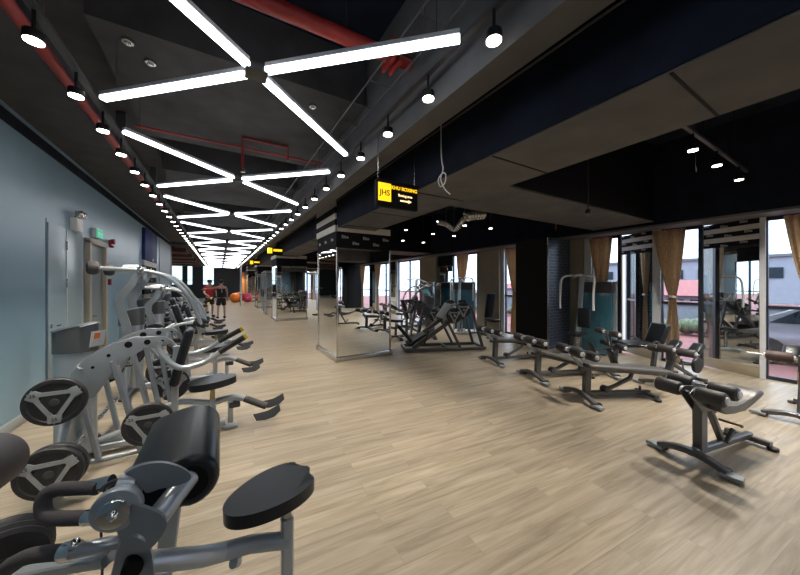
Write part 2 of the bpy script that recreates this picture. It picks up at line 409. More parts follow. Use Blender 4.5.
for i in range(5):
    place_spot(-3.2-(i % 2)*0.9, 19.6+i*3.6*0.9 if False else 19.8+i*3.6, 3.0, '%s round lamp under the brown ceiling past the left wall end' % ordw(i), 'lamps under the brown ceiling', 0)

# ---------------------------------------------------------------- pipes
def pipe(name, pts, r, label, curve=0):
    return tag(MB().tube(pts, r, 12, curve).build(name, red), label, 'pipe')
big = thing('sprinkler_pipe', 'thick red pipe crossing above the nearest white LED cross', 'pipe')
MB().tube([(-0.85, 2.38, 3.62), (1.5, 2.33, 3.62)], 0.06, 16).build('pipe', red, big)
MB().box((1.35, 2.33, 3.62), (0.035, 0.22, 0.2), 0.01).box((1.28, 2.33, 3.62), (0.035, 0.22, 0.2), 0.01).build('flange', red, big)
for x in (-0.3, 0.9): MB().tube([(x, 2.36, 3.66), (x, 2.36, 4.3)], 0.006, 6).build('hanging_rod', steel, big)
sm = thing('sprinkler_pipe', 'thin red pipework with a square loop above the second LED cross', 'pipe')
MB().tube([(-0.9, 4.9, 3.56), (1.5, 4.9, 3.56)], 0.016, 10).build('pipe', red, sm)
MB().tube([(0.28, 4.88, 3.24), (0.28, 4.88, 3.70), (0.9, 4.88, 3.70), (0.9, 4.88, 3.50)], 0.02, 10).build('loop_pipe', red, sm)
MB().disc((0.28, 4.88, 3.2), (0.28, 4.88, 3.25), 0.03).build('sprinkler_head', steel, sm)
lp = thing('sprinkler_pipe', 'long red pipe running beside the left row of spotlights', 'pipe')
MB().tube([(-1.12, Y0+0.1, 3.32), (-1.12, 33, 3.32)], 0.042, 14).build('pipe', red, lp)
for k in range(14): MB().box((-1.12, 0.9+k*2.2, 3.58), (0.10, 0.09, 0.56), 0.01).build('bracket', graphd, lp)
tag(MB().tube([(3.4, 3.72, 3.0), (7.2, 3.72, 3.0)], 0.02, 10).tube([(6.05, 3.72, 4.3), (6.05, 3.72, 2.72)], 0.014, 8).build('sprinkler_pipe', red), 'red pipe behind the dark cross beam on the right', 'pipe')
tag(MB().tube([(3.38, 5.0, 3.1), (3.38, 16, 3.1)], 0.022, 10).tube([(3.38, 7, 3.1), (3.38, 7, 4.3)], 0.01, 6).build('sprinkler_pipe', red), 'red pipe along the far side of the wide beam', 'pipe')
# conduits and rods
tag(MB().tube([(2.02, Y0+0.1, 3.25), (2.02, 16, 3.25)], 0.009, 8).build('cable_conduit', graph), 'thin grey conduit on the navy side of the wide beam', 'conduit')
tag(MB().tube([(6.2, 1.6, 4.3), (6.2, 1.6, 3.4), (6.25, 1.6, 3.3)], 0.006, 8).build('hanging_cable', steel), 'short thin cable dropping from the ceiling above the right benches', 'cable')
# hanging white cable with a loop
pc = at(447, 185, 3.15); pc.x = 1.99
pts = [(1.99, pc.y+0.03, 3.9), (1.99, pc.y+0.03, 3.0), (1.99, pc.y, 2.78), (1.985, pc.y+0.07, 2.70), (1.98, pc.y+0.03, 2.61), (1.975, pc.y-0.05, 2.63), (1.975, pc.y-0.06, 2.71), (1.98, pc.y, 2.74), (1.985, pc.y+0.03, 2.68), (1.99, pc.y-0.03, 2.57), (2.0, pc.y-0.10, 2.50)]
tag(MB().tube(pts, 0.006, 8, 6).build('hanging_cable', white), 'white cable with a coiled loop dangling from the wide beam', 'cable')
# flexible duct
dp = [at(438, 222, 6.3), at(446, 224, 6.3), at(455, 229, 6.3), at(462, 221, 6.3), at(468, 216, 6.3), at(484, 214, 6.4)]
P = catmull(dp, 12); rad = [0.05+0.012*(i % 2)+(0.05 if i > 44 else 0) for i in range(len(P))]
fd = thing('air_duct', 'crinkled silver flexible air duct hanging beyond the wide beam', 'duct')
MB().tube(P, 0.06, 14, radii=rad).build('duct', steel, fd)
for q in (-1, 1): MB().tube([dp[q], dp[q]+Vector((0, 0, 1.28))], 0.006, 6).build('hanging_rod', steel, fd)
# small ceiling bracket lamp under beam by the sign / lamp fixture at 590,210
e = thing('ceiling_camera', 'small dark fixture on a rod below the cross beam edge', 'camera')
pe = at(588, 213, 4.1)
MB().tube([(pe.x, pe.y, pe.z), (pe.x, pe.y, 3.9)], 0.01, 8).build('rod', graphd, e)
MB().box((pe.x, pe.y, pe.z), (0.09, 0.07, 0.07), 0.015, rot=(0, R(25), R(20))).build('housing', graph, e)

for (x, y, w_) in ((-.69, 3.46, 'left'), (-.57, 3.68, 'right'), (.95, 3.6, 'small')):
    tag(MB().disc((x, y, 3.69), (x, y, 3.722), .045, .006).disc((x, y, 3.675), (x, y, 3.70), .025, .004).build('ceiling_fitting', steel), 'small round ceiling fitting on the grey board above the nearest cross, %s one' % w_, 'ceiling fitting')
ct = thing('cable_tray', 'dark wire cable tray hung beside the narrow beam', 'cable tray')
tr = MB()
for x in (1.18, 1.40): tr.tube([(x, Y0+.2, 3.47), (x, 33, 3.47)], .008, 6)
for k in range(110): tr.tube([(1.18, -11.5+k*.4, 3.46), (1.40, -11.5+k*.4, 3.46)], .005, 5)
tr.build('tray', graph, ct)
for k in range(12): MB().tube([(1.29, -1+k*2.8, 3.46), (1.29, -1+k*2.8, 4.3)], .006, 6).build('hanging_rod', graph, ct)
# ---------------------------------------------------------------- hanging sign
def sign(loc, label, full=True):
    s = thing('hanging_sign', label, 'sign', loc)
    MB().box((0, 0, 0), (0.54, 0.06, 0.30), 0.006).build('sign_box', bblack, s)
    for x in (-0.24, 0.24): MB().tube([(x, 0, 0.15), (x, 0, 0.62)], 0.004, 6).build('hanging_rod', steel, s)
    MB().box((-0.175, -0.032, 0.01), (0.16, 0.006, 0.20), 0.001).build('logo_square', signy, s)
    if full:
        text('lettering', 'JHS', 0.088, bblack, s, (-0.175, -0.036, 0.0), (R(90), 0, 0))
        text('lettering', 'KHU BOXING', 0.056, signy, s, (0.085, -0.032, 0.075), (R(90), 0, 0))
        text('lettering', 'Boxing area', 0.040, mat('lit_cream', (1, .8, .5), .5, emis=(1, .72, .35), estr=0.8), s, (0.095, -0.032, 0.0), (R(90), 0, 0))
        M = Matrix.Translation((0.095, -0.034, -0.06)) @ Matrix.Rotation(R(90), 4, 'X')
        MB().prism([(-0.07, -0.008), (0.04, -0.008), (0.04, -0.02), (0.085, 0), (0.04, 0.02), (0.04, 0.008), (-0.07, 0.008)], 0.004, M).build('arrow', mat('lit_cream', (1, .8, .5)), s)
    else:
        MB().box((0.1, -0.032, 0.03), (0.3, 0.006, 0.08), 0.001).build('lettering', signy, s)
    return s
sign((1.74, 2.97, 2.60), 'black and yellow boxing area sign with an arrow, hanging by the narrow beam')
sign((1.74, 11.9, 2.78), 'second hanging sign, black with yellow, by the second mirrored pillar', False)
sign((1.74, 19.3, 2.78), 'farthest small yellow and black hanging sign down the hall', False)

# ---------------------------------------------------------------- banner stripes with lettering
def stripes(parent, w, z0, z1, axis, fix, c0, n, sgn, big=True):
    """alternating black / white bands on one face. axis 'x': face spans x at y=fix; axis 'y': face spans y at x=fix"""
    h = (z1-z0)/n
    for i in range(n):
        zc = z1-(i+0.5)*h; m = bwhite if i % 2 else bblack
        sz = (w, 0.012, h) if axis == 'x' else (0.012, w, h)
        c = (c0, fix, zc) if axis == 'x' else (fix, c0, zc)
        MB().box(c, sz).build('banner_band', m, parent, smooth=False)
        if i % 2 == 0 and h > 0.05:
            for q in range(-2, 3) if w > 1 else range(-1, 2):
                s_ = 0.062
                off = q*w/(5.2 if w > 1 else 3.0)+(0.0 if (i//2) % 2 else 0.06)
                dz = 0.02*(1 if q % 2 else -1)
                if axis == 'x': text('lettering', 'Elite', s_, lettg, parent, (c0+off, fix-0.008*1, zc+dz), (R(90), 0, 0), 0.001)
                else: text('lettering', 'Elite', s_, lettg, parent, (fix+0.008*sgn, c0+off, zc+dz), (R(90), 0, R(-90) if sgn < 0 else R(90)), 0.001)

def mirrored_pillar(x0, x1, y0, y1, label, detail=True):
    p = thing('mirrored_pillar', label, 'pillar', (0, 0, 0))
    p['kind'] = 'structure' if False else 'thing'
    MB().box(((x0+x1)/2, (y0+y1)/2, 1.385), (x1-x0-0.03, y1-y0-0.03, 2.77)).build('core', blackp, p, smooth=False)
    zt = 2.32
    for (a, sz) in ((((x0+x1)/2, y0+0.005, (0.1+zt)/2), (x1-x0-0.04, 0.012, zt-0.1)), ((x0+0.005, (y0+y1)/2, (0.1+zt)/2), (0.012, y1-y0-0.04, zt-0.1)),
                    ((x1-0.005, (y0+y1)/2, (0.1+zt)/2), (0.012, y1-y0-0.04, zt-0.1)), (((x0+x1)/2, y1-0.005, (0.1+zt)/2), (x1-x0-0.04, 0.012, zt-0.1))):
        MB().box(a, sz).build('mirror_panel', mirror, p, smooth=False)
    for (x, y) in ((x0, y0), (x1, y0), (x0, y1), (x1, y1)):
        MB().box((x, y, 1.2), (0.035, 0.035, 2.25), 0.004).build('corner_strip', steel, p)
    MB().box(((x0+x1)/2, y0-0.012, 0.05), (x1-x0+0.10, 0.05, 0.1), 0.006).box(((x0+x1)/2, y1+0.012, 0.05), (x1-x0+0.10, 0.05, 0.1), 0.006).box((x0-0.012, (y0+y1)/2, 0.05), (0.05, y1-y0+0.1, 0.1), 0.006).box((x1+0.012, (y0+y1)/2, 0.05), (0.05, y1-y0+0.1, 0.1), 0.006).build('base_trim', steel, p)
    # header banner: front
    MB().box(((x0+x1)/2, y0-0.004, 2.71), (x1-x0, 0.03, 0.13)).build('banner_band', bwhite, p, smooth=False)
    MB().box(((x0+x1)/2, y0-0.002, 2.48), (x1-x0, 0.03, 0.33)).build('banner_band', bblack, p, smooth=False)
    if detail:
        for q in range(5):
            text('lettering', 'Elite', 0.085, lettg, p, (x0+0.16+q*0.235, y0-0.019, 2.54 if q % 2 == 0 else 2.42), (R(90), 0, 0), 0.001)
    # left face: stripes rising beside the beam
    yc = (y0+y1)/2; w = y1-y0
    MB().box((x0-0.004, yc, 2.48), (0.03, w, 0.33)).build('banner_band', bblack, p, smooth=False)
    for z in ((2.71, 0.13), (2.95, 0.12), (3.2, 0.12)): MB().box((x0-0.03, yc, z[0]), (0.03, w, z[1])).build('banner_band', bwhite, p, smooth=False)
    for z in (2.83, 3.075, 3.33): MB().box((x0-0.028, yc, z), (0.026, w, 0.13)).build('banner_band', bblack, p, smooth=False)
    if detail:
        for q in range(3): text('lettering', 'Elite', 0.085, lettg, p, (x0-0.022, y0+0.25+q*0.45, 2.5), (R(90), 0, R(-90)), 0.001)
    return p
mirrored_pillar(2.03, 3.25, 5.85, 7.2, 'nearest mirror-clad square pillar with striped black and white top')
mirrored_pillar(2.03, 3.25, 13.35, 14.7, 'second mirror-clad pillar down the hall, behind the nearest one', False)
mirrored_pillar(2.03, 3.25, 20.85, 22.2, 'third mirror-clad pillar far down the hall', False)
mirrored_pillar(2.03, 3.25, 28.35, 29.7, 'farthest mirror-clad pillar near the end of the hall', False)

# ---------------------------------------------------------------- window wall
def wy(u, X=XR):
    t = (u-400)/300; z = X/(t*CS+SN); return z*(CS-t*SN)
# pieces along the wall, from near to far : (kind, y_start, y_end)
yA0, yA1 = wy(760), wy(702)
segs = [('beige', -12, -11), ('win', -11, -9.4), ('mir', -9.4, -8.6), ('win', -8.6, -7.4), ('col', -7.4, -7.25), ('pillar', -7.25, -6.3), ('win', -6.3, -4.9), ('mir', -4.9, -4.1), ('col', -4.1, -4.0), ('win', -4.0, -2.9), ('win', -3.0+.1, -0.9), ('col', -0.9, -0.75), ('mir', -0.75, 0.05), ('col', 0.05, 0.13), ('win', 0.13, 1.15), ('col', 1.15, yA0), ('mir', yA0, yA1), ('win', yA1, wy(661)), ('col', wy(661), wy(653)), ('mir', wy(653), wy(620)),
        ('win', wy(620), wy(592)), ('col', wy(592), wy(585)), ('beige', wy(585), 4.35), ('pillar', 4.35, 5.25), ('win', 5.25, 6.5), ('col', 6.5, 6.62), ('beige', 6.62, 7.6), ('win', 7.6, 9.0), ('mir', 9.0, 9.9), ('beige', 9.9, 11.1), ('win', 11.1, 13.2), ('col', 13.2, 13.4),
        ('mir', 13.4, 15), ('win', 15, 18), ('beige', 18, 19.2), ('win', 19.2, 23), ('mir', 23, 25), ('win', 25, 29), ('beige', 29, 30), ('win', 30, 38)]
nw = 10; nt_ = 100; nm = 0
mlab = ['wall mirror behind the camera, farthest one seen reflected in the nearest mirrored pillar', 'wall mirror behind the camera, nearer one seen reflected in the nearest mirrored pillar', 'narrow wall mirror at the far right edge, near the camera', 'tall wall mirror with striped top left of the rightmost window', 'tall wall mirror behind the blue cable machine', 'wall mirror beyond the black pillar', 'wall mirror in the back bay on the window side', 'farthest wall mirror between the windows', 'x']
for kind, a, b in segs:
    if kind == 'win':
        w = MB().box((XR+0.06, (a+b)/2, 1.35), (0.012, b-a, 2.7)).build('window_%d' % nw, GLASS, smooth=False); struct(w); nw += 1
        f = MB()
        n = max(1, round((b-a)/1.0))
        for q in range(n+1): f.box((XR+0.06, min(max(a+(b-a)*q/n, a+0.03), b-0.01), 1.35), (0.07, 0.06 if q < n else .02, 2.7))
        f.box((XR+0.06, (a+b)/2, 1.2), (0.06, b-a, 0.05)).box((XR+0.06, (a+b)/2, 0.03), (0.08, b-a, 0.06)).box((XR+0.06, (a+b)/2, 2.67), (0.08, b-a, 0.06))
        f.build('window_frame', darkfr, w, smooth=False)
    elif kind == 'col': sbox('trim_%d' % nt_, XR-0.03, XR+0.12, a, b, 0, 2.7, alu); nt_ += 1
    elif kind == 'beige': sbox('trim_%d' % nt_, XR-0.12, XR+0.12, a, b, 0, 2.7, beige); nt_ += 1
    elif kind == 'mir':
        phi = {3: 20, 4: 26}.get(nm, 0)
        Lm = (a-b)/(math.sin(R(phi))*b/XR-math.cos(R(phi))) if phi else b-a
        t = thing('wall_mirror', mlab[nm], 'mirror', (XR+math.sin(R(phi))*Lm/2, a+math.cos(R(phi))*Lm/2, 0), -R(phi)); nm += 1
        wq = nm in (4, 5)
        b = a+Lm
        MB().box((0.05, 0, 1.35), (0.1, b-a, 2.7)).build('backing', darkfr, t, smooth=False)
        MB().box((-0.006, 0, 1.22), (0.012, b-a-0.01, 2.08)).build('mirror_pane', mirror, t, smooth=False)
        MB().box((-0.01, 0, 0.09), (0.03, b-a, 0.18), 0.003).build('base_board', beige, t)
        if wq: stripes(t, b-a, 2.26, 2.7, 'y', -0.012, 0, 5, -1)
        else: MB().box((-0.008, 0, 2.5), (0.02, b-a, 0.4)).build('banner_band', bblack, t, smooth=False)
# pillar with black front and blue tile side
sbox('wall_pillar', 6.75, XR+0.1, 4.35, 5.25, 0, 2.7, TILEM)
bp_ = sbox('trim_200', 6.735, 6.75, 4.33, 5.25, 0.0, 2.7, blackp)
sbox('trim_201', 6.73, 6.76, 4.33, 4.352, 0.0, 2.7, steel)
sbox('wall_pier_back', 6.9, XR+0.1, -7.25, -6.3, 0, 2.7, blackp)
sbox('wall_right', XR+0.13, XR+0.2, -12, 38, 2.7, 4.45, navy)

# curtains
def curtain(y0, y1, label, tie=1.33, neck=0.075, cx=None, amp=0.028, x=7.62, drift=0.0):
    t = thing('curtain', label, 'curtain', (x, 0, 0), 0, 'gold-brown tied curtains')
    bm = bmesh.new(); n = 64; rows = 34; yc = (y0+y1)/2; W = (y1-y0)/2; V = []
    cx = yc if cx is None else cx
    for r in range(rows+1):
        z = 0.04+(2.66-0.04)*r/rows
        if z >= tie: s = ((z-tie)/(2.66-tie)); w = neck+(W-neck)*(s**0.75); c = cx+(yc-cx)*s
        else: s = (tie-z)/tie; w = neck+(W*0.42-neck)*(1-(1-s)**2.2); c = cx+drift*s
        row = []
        for i in range(n+1):
            q = i/n*2-1; a = amp*(0.55+0.45*abs(w/W))
            row.append(bm.verts.new((a*math.sin(q*27+0.6*math.sin(z*2))+0.012*math.sin(q*61+z), c+q*w, z)))
        V.append(row)
    for r in range(rows):
        for i in range(n): bm.faces.new((V[r][i], V[r][i+1], V[r+1][i+1], V[r+1][i]))
    bmesh.ops.solidify(bm, geom=bm.faces[:], thickness=0.004)
    m = MB(); m.bm.free(); m.bm = bm; m.build('cloth', curt, t, ang=70)
    mb = MB(); M = Matrix.Translation((0, cx, tie))
    ring = []
    mb.lathe([(1, -0.02), (1.06, -0.012), (1.06, 0.012), (1, 0.02)], M @ Matrix.Diagonal((amp+0.022, neck+0.012, 1, 1)), 20).build('tieback', curt2, t)
    # pale lining strip on the window side
    return t
curtain(0.02, 0.95, 'gold-brown tied curtain at the right edge of the picture', cx=0.62, neck=0.07)
curtain(wy(690), wy(655), 'gold-brown tied curtain between the two tall wall mirrors', neck=0.05, cx=wy(676))
curtain(wy(615, 7.7), wy(590, 7.7), 'gold-brown tied curtain above the blue cable machine', neck=0.05, cx=wy(604, 7.7))
curtain(5.45, 6.35, 'gold-brown tied curtain just past the black pillar', cx=5.95)
curtain(7.9, 8.6, 'gold-brown tied curtain in the bay beyond the beige column', cx=8.3)

for i, (ya, yb) in enumerate(((-10.6, -9.8), (-8.3, -7.6), (-5.9, -5.2), (-3.8, -3.1))):
    curtain(ya, yb, '%s gold-brown tied curtain from the left, seen reflected in the nearest mirrored pillar' % ordw(i), cx=(ya+yb)/2)
# ---------------------------------------------------------------- outside
sbox('ground', 8.0, 60, -30, 60, -0.5, -0.35, pave)
car = thing('parked_car', 'silver parked car seen through the rightmost window', 'car', (12.2, 0.3, -0.35), R(88))
prof = [(-2.1, .35), (-2.15, .75), (-1.9, .95), (-1.15, 1.0), (-.6, 1.42), (.8, 1.45), (1.5, 1.0), (2.05, .92), (2.1, .35)]
M = Matrix.Rotation(R(90), 4, 'X'); MB().prism(prof, 1.7, M, 0.05).build('body', carw, car)
prw = [(-1.02, 1.0), (-.55, 1.36), (.76, 1.38), (1.3, 1.0)]
MB().prism(prw, 1.72, M).build('side_windows', glassd, car)
for x in (-1.35, 1.35):
    for y in (-.78, .78): MB().disc((x, y-.1, .32), (x, y+.1, .32), .32, .03).build('wheel', rubber, car)
for y in (-.6, .6):
    for x in (2.08, -2.12): MB().box((x, y, .72), (.06, .3, .14), .02).build('headlight', white, car)
def house(x, y, w, d, h, label, rz=0):
    t = thing('house', label, 'house', (x, y, -0.35), rz)
    MB().box((0, 0, h/2), (w, d, h)).build('wall', housew, t, smooth=False)
    W_, D_ = w/2+.4, d/2+.4
    bm = MB(); v = [bm.bm.verts.new(p) for p in ((-W_, -D_, h), (W_, -D_, h), (W_, D_, h), (-W_, D_, h), (0, -D_*.6, h+.95), (0, D_*.6, h+.95))]
    for f in ((0, 1, 4), (1, 2, 5, 4), (2, 3, 5), (3, 0, 4, 5), (3, 2, 1, 0)): bm.bm.faces.new([v[i] for i in f])
    bm.build('roof', roofr, t, smooth=False)
    for q in range(-2, 3): MB().box((-w/2-.02, q*d/5.5, h*.55), (.06, .8, .6)).build('window', glassd, t, smooth=False)
    return t
house(24, -3.2, 6, 9, 1.3, 'white low house with red roof outside the rightmost window')
house(27, 8.2, 6, 6, 1.2, 'white house with red roof outside the middle window')
house(30, 19, 7, 9, 1.4, 'white house with red roof outside past the blue cable machine')
hz_ = thing('building', 'long flat-roofed grey building behind the red-roofed houses outside', 'building', (48, 6, -.35))
MB().box((0, 0, 2.2), (8, 46, 4.4)).build('wall', housew, hz_, smooth=False)
MB().box((0, 0, 4.5), (8.6, 47, .25)).build('roof', mat('grey_roof', (.12, .13, .15), .7), hz_, smooth=False)
for q in range(-9, 10): MB().box((-4.05, q*2.3, 2.9), (.1, 1.1, 1.0)).build('window', glassd, hz_, smooth=False)
fn = thing('garden_wall', 'low white wall with a red coping outside the windows', 'wall', (16, 8, -0.35))
MB().box((0, 0, .55), (.2, 26, 1.1)).build('wall', housew, fn, smooth=False); MB().box((0, 0, 1.16), (.35, 26, .12)).build('coping', roofr, fn, smooth=False)
hb = MB()
for i in range(60): hb.sphere((14.9+random.uniform(-.3, .3), -1+i*0.32, -0.1+random.uniform(0, .25)), random.uniform(.18, .30), seg=10)
tag(hb.build('hedge', hedge), 'green hedge in front of the low outside wall', 'hedge', kind='stuff')

# ---------------------------------------------------------------- left wall fittings
def Lw(u):
    t = (u-400)/300; z = XL/(t*CS+SN); return z*(CS-t*SN), z
el = thing('emergency_light', 'white twin-head emergency light high on the blue-grey wall', 'emergency light', (XL, Lw(73)[0], 2.50))
MB().box((0.04, 0, 0), (0.08, 0.24, 0.20), 0.01).build('housing', white, el)
for y in (-.06, .07): MB().disc((0.05, y, 0.16), (0.13, y, 0.17), 0.05, .01).tube([(0.04, y, 0.1), (0.06, y, 0.15)], .015, 8).build('lamp_head', steel, el)
ex = thing('exit_sign', 'small green exit sign above the beige-framed door', 'sign', (XL, 7.55, 2.50))
MB().box((0.03, 0, 0), (0.06, 0.34, 0.17), 0.006).build('sign_box', white, ex)
MB().box((0.063, 0, 0), (0.006, 0.31, 0.14)).build('sign_face', signg, ex, smooth=False)
MB().box((0.067, -0.06, 0.0), (0.004, 0.05, 0.06)).sphere((0.067, -0.06, 0.045), 0.014, seg=8).box((0.067, 0.05, 0.0), (0.004, 0.10, 0.014)).box((0.067, 0.105, 0.0), (0.004, 0.03, 0.035), rot=(R(45), 0, 0)).build('pictogram', white, ex, smooth=False)
fa = thing('fire_alarm', 'red fire alarm sounder on the wall, upper of the two', 'fire alarm', (XL, 8.35, 2.43))
MB().disc((-.005, 0, 0), (0.03, 0, 0), 0.06, .005).disc((0.03, 0, 0.02), (0.09, 0, 0.02), .055, .01).box((0.04, 0, -.08), (0.06, .1, .05), .008).build('sounder', red, fa)
fb = thing('fire_alarm', 'small red fire alarm call point on the wall, lower of the two', 'fire alarm', (XL, 8.3, 1.62))
MB().box((0.02, 0, 0), (0.05, 0.1, 0.12), 0.006).build('call_point', red, fb)
ba = thing('wall_banner', 'blue photo poster above black and white stripes on the left wall', 'banner', (XL, 12.3, 0))
MB().box((0.04, 0, 2.75), (0.08, 1.9, 0.95), 0.004).build('poster', mat('night_blue_poster', (0.008, 0.03, 0.16), 0.65, noise=0.6, nscale=2.5), ba)
text('lettering', 'Elite', 0.12, lettg, ba, (0.085, 0.2, 2.33), (R(90), 0, R(90)), 0.001)
for i, z in enumerate((2.2, 2.03, 1.86, 1.69, 1.52, 1.35)):
    MB().box((0.03, 0, z), (0.06, 1.9, 0.165)).build('banner_band', bwhite if i % 2 == 0 else bblack, ba, smooth=False)
    if i % 2: text('lettering', 'Elite', 0.1, lettg, ba, (0.065, 0.1, z), (R(90), 0, R(90)), 0.001)
MB().box((0.025, 0, 0.63), (0.05, 1.9, 1.26)).build('lower_panel', beige, ba, smooth=False)
sbox('wall_pier', XL, XL+0.02, 14.2, 17.1, 0, 3.3, mat('pier_pale_blue', (0.34, 0.42, 0.47), 0.5))

# ---------------------------------------------------------------- weight plates
def make_plate(Rr=0.205):
    t = thing('weight_plate', '', 'weight plate')
    pr = [(0.03, -.025), (Rr*.42, -.025), (Rr*.45, -.015), (Rr*.80, -.015), (Rr*.84, -.028), (Rr*.97, -.026), (Rr, -.018), (Rr, .018), (Rr*.97, .026), (Rr*.84, .028), (Rr*.80, .015), (Rr*.45, .015), (Rr*.42, .025), (0.03, .025), (0.03, -.025)]
    MB().lathe(pr, None, 40).build('rim', rubber, t)
    outer, inner = [], []
    for j in range(60):
        a = 2*PI*j/60; k = ((a-PI/2) % (2*PI/3))-PI/3     # lobes at k=+-60deg
        d = abs(abs(k)-PI/3)
        ro = Rr*0.47/max(0.5, math.cos(k)); ri = ro-0.032/max(0.5, math.cos(k))
        outer.append((ro*math.cos(a), ro*math.sin(a))); inner.append((ri*math.cos(a), ri*math.sin(a)))
    g = MB()
    for z in (-.020, .020): g.ringp(outer, inner, 0.016, Matrix.Translation((0, 0, z)))
    for q in range(3):
        a = PI/2+q*2*PI/3
        for z in (-.020, .020): g.box((Rr*.72*math.cos(a), Rr*.72*math.sin(a), z), (0.075, 0.092, 0.018), 0.008, rot=(0, 0, a))
    gp = g.build('grip_plate', plateg, t)
    for q in (0, 1):
        a = PI/2+q*2*PI/3
        text('number', '25', 0.04, rubber, gp, (Rr*.74*math.cos(a), Rr*.74*math.sin(a), -0.0295), (PI, 0, a*0+0), 0.0008)
    MB().disc((0, 0, -.034), (0, 0, .034), 0.032, 0.004, 18).build('hub', graphd, t)
    return t
plate0 = make_plate(); pfirst = True
def put_plate(loc, rot, label, group, scale=0.86):
    global pfirst
    o = plate0 if pfirst else copy_tree(plate0); pfirst = False
    o.location = loc; o.rotation_euler = rot; o.scale = (scale,)*3
    tag(o, label, 'weight plate', group); return o
PY = (R(-90), 0, 0)   # plate axis along world Y

